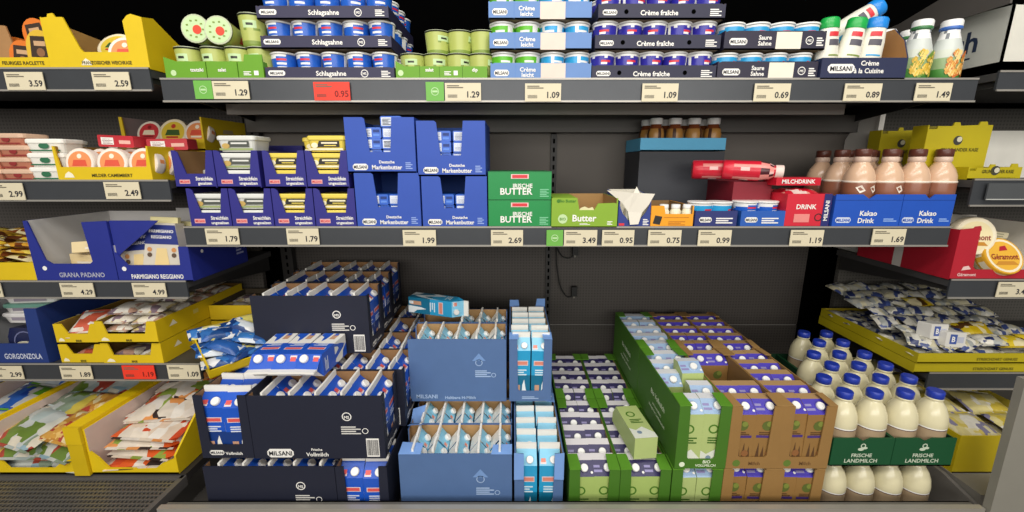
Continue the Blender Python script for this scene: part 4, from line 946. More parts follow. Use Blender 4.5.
def brown(lab, cname, cx, cy, z, keep=None):
    crate(lab, cx, cy, z, 0, Wg, Lg, hg_, .029, .036, '#96723f', '#8c6a3c', flap=(.024, .062), deco=br_deco, group='brown milk crates', flapcol='#a07c48')
    if keep is not False: fill('milk_brown', 'brown carton with violet top', cname, cx, cy, z, 0, Wg, Lg, 5, keep, 'brown milk cartons')
yf, yk = 1.05+Lg/2, 1.05+Lg*1.5+.005
for cx, q in ((.240, 'left'), (.388, 'right')):
    green('low green milk crate, front one of the %s low column' % q, 'front %s low green crate' % q, cx, yf, zg1, 'milk_organic_dark', None, None, 'white topped organic carton')
    green('low green milk crate, back one of the %s low column' % q, 'back %s low green crate' % q, cx, yk, zg1, 'milk_organic_dark', None, None, 'white topped organic carton')
green('green milk crate on the floor under the tall green one', 'lowest green crate', .538, yf, zg1, 'milk_organic_light', lambda i, j: j < 1, None, 'pale topped organic carton')
green('green milk crate on the floor at back under the tall green one', 'x', .538, yk, zg1, '', False)
green('green milk crate on the second layer, front, partly emptied', 'upper front green crate', .541, yf, zg2, 'milk_organic_light', lambda i, j: (i, j) in ((0,0),(1,0),(1,1),(0,2),(1,2),(0,3),(1,3),(0,4),(1,4)), lambda i, j: .035 if (i, j) == (1, 2) else 0, 'pale topped organic carton')
green('green milk crate on the second layer, back, full', 'upper back green crate', .541, yk, zg2, 'milk_organic_light', None, None, 'pale topped organic carton')
put('milk_organic_light', 'pale green organic carton lying across the right low green crate', 'milk carton', (.372+.022, 1.085, zg1+.2085+.036), (-PI/2, 0, .10))
for cx, q in ((.686, 'left'), (.832, 'right')):
    brown('brown milk crate on the floor, front of the %s column' % q, 'bottom front %s brown crate' % q, cx, yf, zg1, lambda i, j: j < 1)
    brown('brown milk crate on the floor, back of the %s column' % q, 'x', cx, yk, zg1, False)
    brown('brown milk crate on the second layer, front of the %s column' % q, 'upper front %s brown crate' % q, cx+.002, yf, zg2, (lambda i, j: j not in (2, 3)) if q == 'left' else None)
    brown('brown milk crate on the second layer, back of the %s column' % q, 'upper back %s brown crate' % q, cx+.002, yk, zg2, None)
# ---- bottled milk
def bottle():
    CR = M('#ddd5b0', .25, .05, coat=.3); LB_ = M('#a58f72', .4, .15, scale=40); LW = M('#efeee8', .4); LD = M('#4a2a2c', .4)
    def p(k, i): return LB_ if k < 3 else (LD if k == 3 else (LW if k == 4 else CR))
    b = MB().lathe([(.034, 0), (.0395, .005), (.0400, .02), (.0400, .098), (.0398, .100), (.0398, .1035), (.0405, .108), (.0402, .118), (.037, .138), (.029, .158), (.0205, .170), (.0175, .176), (.017, .182)], p, 24)
    n = MB().lathe([(.0195, .175), (.0205, .177), (.0205, .180), (.0195, .181)], CR, 20)
    c = MB().lathe([(.0195, .181), (.0205, .182), (.0205, .198), (.0185, .2005)], M('#2038a4', .35, .06), 20)
    l = MB()
    for a in (0, 2.1, 4.2):
        for q in range(3): l.add([(.0404*math.sin(a+u), -.0404*math.cos(a+u), v) for u, v in ((-.3, .02+.018*q), (.3-.1*q, .02+.018*q), (.3-.1*q, .028+.018*q), (-.3, .028+.018*q))], [(0,1,2,3)], M('#6e5a44', .5))
    define('milk_bottle', ('milk_bottle', b), ('neck_ring', n), ('screw_cap', c), ('label_print', l))
bottle()
DG = '#0c4d2a'; zm2 = ZF+.213
def mdeco(b, T, w):
    c = M('#c9d6bf', .5); b.ring(w*.5, .066, .0075, .003, T, c); b.disc(w*.47, .055, .009, T, c, .0006, 10, .005); b.disc(w*.53, .059, .008, T, c, .0007, 10, .004)
    b.text('FRISCHE', w*.5, .030, .016, T, c, 'c'); b.text('LANDMILCH', w*.5, .012, .017, T, c, 'c', maxw=w*.75)
for k, (a, c) in enumerate(((.913, 1.0865), (1.0885, 1.262))):
    w = c-a
    tray('display_tray', '%s dark green tray of bottled milk' % ('left', 'right')[k], 'tray', a, c, 1.05, zm2, .345, .09, .086, .086, DG, '#0a3a20', deco=mdeco, front=[(0,0),(w,0),(w,.09),(w*.6,.09),(w*.5,.08),(w*.4,.09),(0,.09)])
    tray('display_tray', '%s dark green tray of bottled milk behind the front one' % ('left', 'right')[k], 'tray', a, c, 1.40, zm2, .20, .09, .086, .086, DG, '#0a3a20')
for i, x in enumerate((.957, 1.043, 1.131, 1.218)):
    for k in range(6):
        if i == 0 and k > 1 or i == 1 and k > 3: continue
        y = 1.094+.083*k+(.014 if k > 3 else 0)
        put('milk_bottle', 'cream milk bottle with blue cap, upper layer, %s column, %s row' % (ORD[i], ORD[k]), 'bottle', (x, y, zm2+.005), (0, 0, .5*i+k), 'bottled milk').scale.z = 1.05
        if k < 2 or True:
            pass
for i, x in enumerate((.968, 1.052, 1.136, 1.220)):
    for k in range(2): put('milk_bottle', 'cream milk bottle under the dark green trays, %s from left, %s row' % (ORD[i], ('front', 'second')[k]), 'bottle', (x, 1.10+.085*k, ZF), (0, 0, .3*i+k), 'bottled milk').scale.z = 1.05
for i, x in enumerate((.968, 1.052, 1.136, 1.220)):
    for k in range(4): put('milk_bottle', 'cream milk bottle under the rear green trays, %s from left, %s row' % (ORD[i], ORD[k+2]), 'bottle', (x, 1.27+.085*k, ZF), (0, 0, .3*i+k), 'bottled milk').scale.z = 1.05
# ---------------------------------------------------------------- side bays
YW = '#dcbc0e'; YWM = M(YW, .5, .07); YR = '#b8a80c'
def XA(px, zs, Y=YS): return Xp(px, Y, zs)
def roundpack(kind, r, h, base, top, ringc, art=None, name='cheese_round'):
    b = MB().lathe([(r*.96, 0), (r, .004), (r, h-.003), (r*.97, h)], lambda k, i: base, 24)
    a = MB(); T = TR(0, 0, h); a.disc(0, 0, r*.9, T, ringc, .0005, 24); a.disc(0, 0, r*.78, T, top, .0009, 24)
    if art: art(a, T, r)
    a.lathe([(r+.0006, h*.25), (r+.0006, h*.75)], lambda k, i: ringc if i % 6 else top, 24, cap=False)
    define(kind, (name, b), ('printed_label', a))
def artround(c1, c2):
    def f(a, T, r): a.poly([(-r*.5, -r*.2), (r*.5, -r*.2), (r*.4, r*.2), (-r*.4, r*.2)], T, c1, .0013); a.rect(-r*.4, r*.4, -r*.4, -r*.27, T, c2, .0013); a.disc(0, r*.45, r*.16, T, c2, .0013, 10)
    return f
roundpack('camembert', .045, .03, M('#e9ddcf', .5), M('#e8935a', .5, .1), M('#f1e7dc', .5), artround(M('#d8543c'), M('#f4ead2')))
roundpack('brie_yellow', .05, .03, M('#e6d9b8', .5), M('#e2c43a', .5, .1), M('#efe3c0', .5), artround(M('#3f5f2a'), M('#c43a2a')))
roundpack('brie_pink', .052, .03, M('#e8d6c4', .5), M('#eac7b4', .5, .1), M('#f2e4d8', .5), artround(M('#b8542f'), M('#7d8f3a')))
def tubpack(kind, w, d, h, base, lid, ac, name='cheese_pack'):
    def art(b, T, w_, h_): b.disc(0, h_*.5, h_*.36, T, ac, .001, 14, h_*.22); b.rect(-w_*.4, w_*.4, h_*.12, h_*.22, T, ac)
    packtub(kind, base, lid, art, w, d, h, name)
def pouch(kind, w, l, h, mat, seed, name, noise=.2):
    b = MB().pillow(w, l, h, mat, 9, 0, noise, seed)
    c = MB().box(-w/2*.93, w/2*.93, l/2-.004, l/2+.006, h*.42, h*.48, mat).box(-w/2*.93, w/2*.93, -l/2-.006, -l/2+.004, h*.42, h*.48, mat)
    define(kind, (name, b), ('sealed_edge', c))
# ---- left bay, top shelf
zs = ZA[0]
def ydeco(st, lx=.2, lw=True):
    def f(b, T, w):
        if lw: b.poly([(w*lx, .010), (w*lx+.03, .010), (w*lx+.026, .02), (w*lx+.015, .028), (w*lx+.004, .02)], T, M('#f0ead0', .6))
        b.text(st, w*.58, .012, .013, T, M('#4a4210', .6), 'c', maxw=w*.5)
    return f
h = Zp(57, YS)-zs
tray('display_tray', 'yellow tray of orange packs at the top left corner', 'tray', XA(-45, zs), XA(50, zs), YS+.004, zs, .3, h, h, h+.03, YW, '#9c7a4a', deco=lambda b, T, w: b.text('FEURIGES RACLETTE', w*.72, .012, .013, T, M('#4a4210', .6), 'c', maxw=w*.45))
one('carton_board', MB().sheet([(0,0),(.12,0),(.10,.10),(0,.11)], FR, .004, CARD), 'brown cardboard flap behind the tray at top left corner', 'cardboard', (XA(-32, zs), YS+.03, zs+.02))
def artO(b, T, w, h): b.poly([(-w*.36, h*.15), (w*.36, h*.15), (w*.3, h*.8), (-w*.3, h*.8)], T, M('#3b2b20', .5)); b.rect(-w*.2, w*.2, h*.5, h*.65, T, M('#c9a27a'), .001); b.disc(0, h*.3, h*.14, T, M('#8a6040'), .001, 10)
def arch(kind, mat, w, h):
    b = MB(); pts = [(-w/2, 0), (w/2, 0)]+[(w/2*math.cos(a*PI/10), h*.45+h*.55*math.sin(a*PI/10)) for a in range(11)]
    b.sheet(pts, TR(0, -.025, 0)@FR, .05, mat); a = MB(); artO(a, TR(0, -.025, 0)@FR, w, h); define(kind, ('cheese_pack', b), ('printed_label', a))
arch('raclette_orange', M('#e0782a', .4, .1), .075, .075); arch('raclette_yellow', M('#dfb638', .4, .1), .08, .085)
for i, (px, dz, yy, rr_, k, lab) in enumerate(((17, .0, .045, .1, 'raclette_orange', 'orange cheese pack standing low left in the corner tray'), (27, .066, .075, -.15, 'raclette_orange', 'orange cheese pack on top, tilted, in the corner tray'), (39, .015, .04, .05, 'raclette_yellow', 'yellow and dark cheese pack beside the tall yellow box'), (-5, .02, .09, 0, 'raclette_orange', 'orange cheese pack cut by the left photo edge'))):
    put(k, lab, 'cheese', (XA(px, zs), YS+yy, zs+.006+dz), (0, rr_, 0), 'orange cheese packs')
x0, x1 = XA(51, zs), XA(150, zs); w = x1-x0; ht = Zp(17, YS)-zs; hl_ = Zp(52, YS)-zs; q = w/99
fr = [(0,0),(w,0),(w,ht-.0),(w-10*q,ht+.008),(w-14*q,ht+.004),(w-19*q,ht-.01),(w-18*q,hl_),(36*q,hl_),(33*q,hl_+.01),(22*q,ht),(15*q,ht),(13*q,ht+.01),(8*q,ht+.008),(7*q,ht),(0,ht-.002)]
tray('display_box', 'tall yellow cheese display box on the top left shelf', 'box', x0, x1, YS, zs, .30, ht, ht, ht*.8, YW, '#b08a4c', front=fr, deco=ydeco('FRANZOSISCHER WEICHKASE', .32),
     sideR=[(0,0),(.30,0),(.30,ht*.45),(.2,ht*.5),(.12,ht*.72),(.04,ht+.008),(0,ht)], sideL=[(0,0),(.30,0),(.30,ht*.8),(0,ht)])
put('camembert', 'round pale cheese standing at the right in the tall yellow box', 'cheese', (XA(122, zs), YS+.045, zs+.040), (PI/2-.25, 0, .1))
put('brie_yellow', 'yellow topped round cheese lying at the back of the tall yellow box', 'cheese', (XA(80, zs), YS+.15, zs+.075), (1.0, .1, 0))
put('camembert', 'round pale cheese lying under the yellow topped one', 'cheese', (XA(92, zs)+.03, YS+.12, zs+.005))
put('brie_pink', 'round cheese lying low at back of the tall yellow box', 'cheese', (XA(92, zs)+.02, YS+.14, zs+.036))
# ---- left bay, second shelf
zs = ZA[1]
x0, x1 = XA(58.5, zs), XA(152.5, zs); w = x1-x0; h = Zp(167, YS)-zs; ht = Zp(146, YS)-zs
tray('display_tray', 'yellow tray with three round cheeses on the second left shelf', 'tray', x0, x1, YS+.002, zs, .17, h, ht, ht, YW, '#9a7430', deco=ydeco('MILDER CAMEMBERT', .07), front=[(0,0),(w,0),(w,ht),(w-.004,ht),(w-.012,h),(.012,h),(.006,ht),(0,ht)])
for i, px in enumerate((77, 109, 141)):
    put('camembert', 'round orange labelled cheese standing upright, %s in the yellow tray' % ('left', 'middle', 'right')[i], 'cheese', (XA(px, zs), YS+.05, zs+.048), (PI/2-.15, 0, R.uniform(-.1, .1)), 'upright round cheeses')
    put('camembert', 'round cheese in second row of the yellow tray, %s' % ('left', 'middle', 'right')[i], 'cheese', (XA(px, zs)+.01, YS+.105, zs+.048), (PI/2-.15, 0, R.uniform(-.1, .1)), 'upright round cheeses')
def artR(b, T, w, h): b.rect(-w*.4, -w*.05, h*.2, h*.8, T, WHITE); lines(b, -w*.36, h*.25, w*.28, h*.5, 4, T, M('#9a5a5a')); b.rect(w*.1, w*.42, h*.3, h*.6, T, M('#e9b6a8'))
brick('red_pack', M('#c0303a', .4, .1), artR, .12, .05, .035, 'cheese_pack')
put('red_pack', 'red white cheese pack lying across the upright round cheeses', 'cheese', (XA(104, zs), YS+.09, zs+.1), (0, .04, -.1)); put('red_pack', 'red white cheese pack lying right behind the upright round cheeses', 'cheese', (XA(146, zs), YS+.125, zs+.092), (0, -.02, .1))
yb_ = YS+.20; xb0, xb1 = Xp(130, yb_, zs), Xp(210, yb_, zs); w = xb1-xb0; zb_ = Zp(150, yb_)
tray('display_tray', 'yellow tray under the raised yellow tray, second left shelf', 'tray', xb0, xb1, yb_, zs, .26, zb_-zs-.002, None, None, YW, '#9a7430')
h = Zp(139, yb_)-zb_; ht = Zp(117, yb_)-zb_
tray('display_tray', 'raised yellow tray of red round cheeses at the back', 'tray', xb0, xb1, yb_, zb_, .26, h, ht, ht, YW, '#b8a4a0', front=[(0,0),(w,0),(w,ht),(w-.004,ht),(w-.006,h),(.012,h),(.010,ht),(0,ht)])
o = [q for q in COL.objects if q.get('label') == 'raised yellow tray of red round cheeses at the back'][0]
b = MB(); T = TR(w/2, 0, 0)@RT; b.poly([(.10,ht*.55),(.16,ht*.55),(.155,ht*.68),(.105,ht*.68)], T, M('#b09a70')); b.disc(.055, ht*.5, .009, T, M('#a3800e'), .0006, 12, .018); b.disc(.21, ht*.45, .009, T, M('#a3800e'), .0006, 12, .018); link('punched_holes', b.mesh('punched_holes'), o)
roundpack('camembert_red', .042, .03, M('#d9cfc4', .5), M('#c9343a', .5, .1), M('#e8dcc8', .5), artround(M('#f0e0c0'), M('#8a1a20')))
for i, (px, k) in enumerate(((147, 'camembert_red'), (171, 'brie_yellow'), (195, 'camembert'))):
    put(k, ('red', 'yellow', 'orange')[i]+' round cheese leaning in the raised yellow tray', 'cheese', (Xp(px, yb_, zb_), yb_+.05, zb_+.048), (PI/2-.35, 0, 0))
tubpack('fresh_white', .105, .08, .04, M('#e9e6dc', .45, .04), M('#f1efe6', .45, .03), M('#2f6b4a', .4)); tubpack('fresh_brown', .10, .08, .034, M('#b5735a', .45, .2), M('#d8b59a', .45, .1), M('#8e2c2c', .4))
for k in range(3): put('fresh_white', 'white cheese tub with green oval, %s of the stack beside the round cheese tray' % ('bottom', 'middle', 'top')[k], 'tub', (XA(44, zs)+.004*k, YS+.05, zs+.041*k), (0, 0, .05*k), 'white tubs')
put('fresh_white', 'white cheese tub lying highest, left behind the white stack', 'tub', (XA(24, zs), YS+.13, zs+.083), (0, 0, .1), 'white tubs'); 
for k in range(2): put('fresh_white', 'white cheese tub in the rear stack, %s' % ('bottom', 'upper')[k], 'tub', (XA(24, zs), YS+.13, zs+.041*k), (0, 0, .1), 'white tubs')

for k in range(3): put('fresh_white', 'white cheese tub behind the yellow tray corner, %s of three' % ('bottom', 'middle', 'top')[k], 'tub', (XA(70, zs)-.005, YS+.235, zs+.041*k), (0, 0, .1))
for c, px in enumerate((15, -17)):
    for k in range(4): put('fresh_brown', 'reddish brown cheese pack, %s of the %s stack at the left edge' % (('bottom', 'second', 'third', 'top')[k], ('right', 'left')[c]), 'cheese', (XA(px, zs)+.003*k*(-1)**k, YS+.05, zs+.0345*k), (0, 0, R.uniform(-.08, .08)), 'reddish packs')
# ---- left bay, third shelf
zs = ZA[2]
NVB = '#1d2a86'
tray('display_tray', 'yellow tray of yellow packs at left end of third shelf', 'tray', XA(-30, zs), XA(37.5, zs), YS+.004, zs, .25, .06, .06, .1, YW, '#9a7430')
film = MIX(('#e8c43a', '#8a4a22', '#f0e2b0', '#e0a83a', '#5a3018', '#f2d860'), 11, .35)
pouch('yellow_pouch', .085, .11, .022, film, 3, 'cheese_pack', .1)
for k in range(7):
    for c in range(2): put('yellow_pouch', 'glossy yellow cheese pack, %s from bottom in the %s pile of the left yellow tray' % (ORD[k], ('right', 'left')[c]), 'cheese', (XA(11, zs)-.115*c, YS+.065+.004*(k % 2)+.005*k, zs+.006+.021*k), (.15, R.uniform(-.1, .1), 1.57+R.uniform(-.2, .2)), 'yellow cheese packs')
def hard_box(a, c, front, deco, lab, sideR, ht, d=.28):
    x0, x1 = XA(a, zs), XA(c, zs)
    o = tray('display_box', lab, 'box', x0, x1, YS+.002, zs, d, ht, ht, ht, NVB, '#d6d4d2', front=front(x1-x0), deco=deco, sideR=sideR)
    return o, x0, x1
hA = Zp(221, YS)-zs; lA = Zp(264, YS)-zs
def frA(w): q = w/86; return [(0,0),(w,0),(w,hA),(60*q,hA-.004),(63*q,lA+.008),(60*q,lA),(20*q,lA),(14*q,lA+.012),(4*q,hA),(0,hA)]
def dA(b, T, w): b.text('GRANA PADANO', w*.57, .014, .021, T, M('#a9abc0', .5), 'c', maxw=w*.56); b.disc(w*.13, lA*.75, .007, T, WHITE)
oA, xa0, xa1 = hard_box(37, 118, frA, dA, 'navy hard cheese box with white inside, left on third shelf', [(0,0),(.28,0),(.28,hA*.5),(.05,hA*.5),(.02,hA*.97),(0,hA)], hA)
def frB(w): q = w/77; return [(0,0),(w,0),(w,hA*.58),(67*q,hA*.58),(66*q,lA*.92),(12*q,lA*.92),(4*q,lA*1.5),(0,lA*1.7)]
def dB(b, T, w): b.text('PARMIGIANO REGGIANO', w*.53, .009, .02, T, WHITE, 'c', maxw=w*.70); b.disc(w*.10, lA*.72, .007, T, WHITE)
oB, xb0, xb1 = hard_box(119, 193, frB, dB, 'navy hard cheese box filled with wedges, right on third shelf', [(0,0),(.28,0),(.28,hA*.62),(0,hA*.58)], hA*.6)
W2 = KIND['wedge'] if 'wedge' in KIND else None
b = MB(); T = TR((xb1-xb0)/2, 0, 0)@RT; b.disc(.055, hA*.45, .006, T, WHITE); lines(b, .22, hA*.2, .04, hA*.25, 4, T, M('#aab0d8')); link('side_print', b.mesh('side_print'), oB)
hd = MB().sheet([(0,0),(.15,0),(.10,-.04),(.02,-.10),(0,-.12)], TR(-(xb1-xb0)/2-.0, .006, hA*1.0)@FR, .004, M(NVB, .55)); link('raised_flap', hd.mesh('raised_flap'), oB)
hd = MB().box(-(xb1-xb0)/2, (xb1-xb0)/2, .27, .275, 0, hA*1.06, M('#d0cecb', .7)); link('back_panel', hd.mesh('back_panel'), oB)
def wedge():
    W_ = M('#d9d2c4', .3, .08); CH = M('#e2c98f', .45, .1); N = M('#22307c', .4)
    b = MB().sheet([(-.05,0),(.05,0),(.034,.125),(-.034,.125)], TR(0, -.018, 0)@FR, .036, M('#cfc8bb', .25, .1))
    l = MB(); T = TR(0, -.018, 0)@FR; l.poly([(-.042,.070),(.042,.070),(.034,.120),(-.034,.120)], T, N); l.text('PARMIGIANO', 0, .100, .011, T, WHITE, 'c', maxw=.06); l.text('REGGIANO', 0, .085, .011, T, WHITE, 'c', maxw=.05); l.poly([(-.02,.006),(.02,.006),(.012,.06),(-.012,.06)], T, CH, .001)
    for sx in (-1, 1): l.disc(sx*.03, .056, .006, T, M('#c98a50'), .001); l.disc(sx*.03, .042, .006, T, M('#5a4636'), .001)
    c = MB().box(-.034, .034, -.006, .006, .125, .14, M('#d9cf9a', .5)); define('wedge', ('cheese_wedge', b), ('printed_label', l), ('hang_strip', c))
    b = MB().sheet([(-.065,-.04),(.065,-.06),(.065,.06),(-.065,.04)], TR(0, 0, .034), .034, M('#e4cfa0', .4, .1)); l = MB().poly([(-.03,-.04),(.062,-.052),(.062,.052),(-.03,.04)], TR(0, 0, .034), M('#efe8de', .4)); l.rect(0, .05, -.03, .02, TR(0, 0, .034), M('#c98a7a'), .001); l.rect(-.02, .055, .008, .014, TR(0, -.06, 0)@FR, M('#e9e0d0'))
    define('wedge_flat', ('cheese_wedge', b), ('printed_label', l))
wedge()
for i, (x, yy, rz, ry, lab) in enumerate(((.03, .045, 0, -.16, 'left'), (.072, .075, .1, .1, 'rear middle'), (.105, .04, .05, .1, 'front middle'), (.138, .085, -.1, .05, 'right'))):
    put('wedge', 'plastic wrapped hard cheese wedge with navy label, %s in the right box' % lab, 'cheese', (xb0+.025+x*.95, YS+yy, zs+.006+(.02 if i == 2 else 0)), (-.12, ry*.5, rz), 'hard cheese wedges').scale = (1.22, 1.1, 1.22)
for i, (dx, yy, rz, dz, rx) in enumerate(((.105, .09, .2, 0, 0), (.12, .10, -.05, .035, 0), (.15, .085, .3, .07, -.25))):
    put('wedge_flat', 'flat lying hard cheese wedge, %s in the white lined left box' % ('lowest', 'middle', 'topmost')[i], 'cheese', (xa0+dx, YS+yy, zs+.006+dz), (rx, 0, rz), 'lying wedges')
# ---- left bay, lowest shelf
zs = ZA[3]
BG = '#1c3576'; x0, x1 = XA(-40, zs), XA(49, zs); w = x1-x0; ht = Zp(309, YS)-zs; lo = Zp(344, YS)-zs; q = w/89
def gd(b, T, w_): b.text('GORGONZOLA', w*.73, .018, .026, T, M('#c3c9dc', .5), 'c', maxw=w*.42); b.disc(w*.42, lo*.85, .007, T, WHITE)
o = tray('display_box', 'large blue box with a dark cheese pack at left end of the lowest shelf', 'box', x0, x1, YS+.002, zs, .45, ht, ht, ht+.02, BG, '#dfe0e2', deco=gd, sideR=[(0,0),(.45,0),(.45,ht+.025),(0,ht)], front=[(0,0),(w,0),(w,ht),(77*q,ht),(75*q,lo+.01),(72*q,lo),(40*q,lo),(36*q,lo+.01),(42*q,ht),(0,ht)])
b = MB(); T = TR(w/2, 0, 0)@RT; b.disc(.12, ht*.62, .010, T, WHITE); lines(b, .30, ht*.1, .04, ht*.2, 4, T, M('#8f9bc8')); link('side_print', b.mesh('side_print'), o)
b = MB().sheet([(-.05,0),(.05,0),(.055,.06),(.045,.09),(-.045,.09),(-.055,.06)], FR, .05, M('#20264a', .25)); l = MB(); l.disc(0, .02, .04, FR, M('#d8d2bc'), .001, 18, .026); l.ring(0, .045, .035, .004, FR, M('#6a6f96'), .001)
one('cheese_pack', b, 'dark blue cheese pack with round pale window inside the blue box', 'cheese', (XA(18, zs), YS+.03, zs+.02), (-.1, 0, 0), parts=(('printed_label', l),))
for i, (dx, dz, c, lab) in enumerate(((.04, .0, '#e8e6e4', 'white'), (.055, .03, '#7fb6a4', 'pale green'), (.06, .06, '#d87a94', 'pink lidded'))):
    packtub('lidtub%d' % i, M('#e9e7e4', .4), M(c, .4), lambda b, T, w_, h_: b.rect(-w_*.3, w_*.3, h_*.3, h_*.6, T, M('#9a92a0')), .16, .09, .034, 'cheese_pack')
    put('lidtub%d' % i, '%s flat cheese pack lying at back of the blue box' % lab, 'cheese', (XA(40, zs)-.075, YS+.10+.01*i, zs+ht-.070+dz), (0, 0, .06*i), 'flat packs')
put('lidtub0', 'white flat cheese pack at the bottom of the blue box', 'cheese', (XA(40, zs)-.075, YS+.19, zs+.006), (0, 0, 0), 'flat packs'); put('lidtub0', 'white flat cheese pack second from bottom in the blue box', 'cheese', (XA(40, zs)-.075, YS+.19, zs+.04), (0, 0, .05), 'flat packs')
def yd2(b, T, w): b.poly([(w*.06, .008), (w*.2, .008), (w*.18, .015), (w*.12, .02), (w*.08, .015)], T, M('#f0ead0', .6)); b.text('BRIE', w*.52, .006, .010, T, M('#4a4210', .6), 'c')
film2 = MIX(('#f0d8c8', '#e29a84', '#efe6da', '#d8644a', '#f4ece4'), 8, .35); pouch('pink_pack', .10, .09, .03, film2, 5, 'cheese_pack', .05)
x0, x1 = XA(61, zs), XA(104, zs); w = x1-x0; h1 = Zp(344, YS)-zs
for k in range(2):
    hh = h1*.95; zz = zs+h1*k
    tray('display_tray', 'small yellow tray of pink packs, %s of two' % ('lower', 'upper')[k], 'tray', x0, x1, YS+.004, zz, .32, hh, hh, hh, YW, '#8a6a2a', front=[(0,0),(w,0),(w,hh),(w*.85,hh),(w*.75,hh*.5),(w*.3,hh*.5),(w*.18,hh),(0,hh)], deco=yd2)
    for r_ in range(3): put('pink_pack', 'pinkish round cheese pack, %s row in the %s small yellow tray' % (('front', 'middle', 'back')[r_], ('lower', 'upper')[k]), 'cheese', ((x0+x1)/2, YS+.06+.10*r_, zz+.006), (0, 0, R.uniform(-.2, .2)), 'pinkish packs')
put('pink_pack', 'pinkish round cheese pack leaning on top of the small yellow trays', 'cheese', ((x0+x1)/2, YS+.07, zs+h1+.042), (.5, 0, .2))
film3 = MIX(('#efe6d0', '#d8c48a', '#f4efe4', '#c9a08a', '#8f7a86', '#f0e8d8'), 11, .3); pouch('brie_plate', .085, .085, .03, film3, 9, 'cheese_pack', .05)
x0, x1 = XA(104.5, zs), XA(164, zs); w = x1-x0; h1 = Zp(342.5, YS)-zs
for k in range(2):
    hh = h1*.97; zz = zs+h1*k
    tray('display_tray', 'wide yellow tray of cream packs, %s of two' % ('lower', 'upper')[k], 'tray', x0, x1, YS-.004*k, zz, .44, hh, hh, hh, YW, '#7a5a26', front=[(0,0),(w,0),(w,hh),(w*.86,hh),(w*.80,hh*.42),(w*.18,hh*.42),(w*.12,hh),(0,hh)], deco=yd2, side_deco=lambda b, T: (b.disc(.27, hh*.6, .007, T, M('#6d560a')), b.poly([(.05, hh*.5), (.085, hh*.5), (.07, hh*.75)], T, M('#f0ead0')), b.rect(.16, .185, hh*.55, hh*.75, T, M('#d9c96a'))))
    for r_ in range(4):
        for c in range(2): put('brie_plate', 'cream coloured cheese pack, %s row %s in the %s wide yellow tray' % (('front', 'second', 'third', 'back')[r_], ('left', 'right')[c], ('lower', 'upper')[k]), 'cheese', (x0+w*(.27+.46*c), YS+.055+.1*r_, zz+.006+.016*k), (0, 0, R.uniform(-.1, .1)), 'cream packs')
for r_ in range(4):
    for c in range(2): put('brie_plate', 'cream coloured cheese pack on top of the wide yellow trays, %s row %s' % (('front', 'second', 'third', 'back')[r_], ('left', 'right')[c]), 'cheese', (x0+w*(.27+.46*c), YS+.06+.1*r_, zs+h1+.05), (.05, 0, R.uniform(-.1, .1)), 'cream packs')
for r_ in range(4):
    for c in range(2): put('brie_plate', 'cream coloured cheese pack in the highest layer of wide yellow trays, %s row %s' % (('front', 'second', 'third', 'back')[r_], ('left', 'right')[c]), 'cheese', (x0+w*(.27+.46*c), YS+.075+.1*r_, zs+h1+.078+.004*r_), (.08, 0, R.uniform(-.1, .1)), 'cream packs')
yb_ = 1.50; x0, x1 = -1.14, -.955; zz = Zp(310, yb_)
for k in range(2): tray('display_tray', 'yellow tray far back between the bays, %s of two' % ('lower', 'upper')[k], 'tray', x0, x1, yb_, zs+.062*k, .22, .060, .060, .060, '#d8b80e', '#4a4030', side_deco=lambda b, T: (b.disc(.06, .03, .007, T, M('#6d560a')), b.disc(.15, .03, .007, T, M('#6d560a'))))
for r_ in range(2):
    for c in range(2): put('brie_plate', 'shaded cheese pack in the far back yellow tray, %s %s' % (('front', 'rear')[r_], ('left', 'right')[c]), 'cheese', (x0+.05+.085*c, yb_+.055+.1*r_, zs+.062+.02), (0, 0, .1*c), 'far back packs')
# tilted tray of blue white sticks between the bays
film4 = MIX(('#2d62b0', '#3f7fc8', '#eef0f0', '#1c4080', '#3a74bc', '#f2f4f4', '#2a5aa4', '#e8dc7a', '#24508f', '#e4ecf2'), 9, .3); pouch('mozzarella', .05, .095, .030, film4, 11, 'cheese_pouch', .08)
cx, cy, cz = AT(210, 379, 1.16); tr = Matrix.Translation((cx, cy, cz))@Euler((.30, -.06, .80)).to_matrix().to_4x4()
o = tray('display_tray', 'tilted yellow tray of blue white pouches hanging over the shelf end', 'tray', 0, .20, 0, 0, .20, .03, .045, .05, '#d8b80e', '#b39412')
o.matrix_world = tr@TR(.1, 0, 0)
for j in range(4):
    for i in range(3):
        q = put('mozzarella', 'blue white cheese pouch, %s row, %s in the tilted yellow tray' % (('front', 'second', 'third', 'back')[j], ('left', 'middle', 'right')[i]), 'cheese', (0, 0, 0), (0, 0, 0), 'blue white pouches')
        q.matrix_world = tr@TR(.04+.06*i, .030+.047*j, .008+.006*j+.008*((i+j) % 2))@Euler((.1, R.uniform(-.2, .2), 1.57+R.uniform(-.3, .3))).to_matrix().to_4x4()
for j in range(2):
    for i in range(2):
        q = put('mozzarella', 'blue white cheese pouch lying on top, %s %s in the tilted yellow tray' % (('front', 'rear')[j], ('left', 'right')[i]), 'cheese', (0, 0, 0), (0, 0, 0), 'blue white pouches')
        q.matrix_world = tr@TR(.06+.075*i, .06+.075*j, .040)@Euler((.1, R.uniform(-.2, .2), 1.0+R.uniform(-.5, .5))).to_matrix().to_4x4()
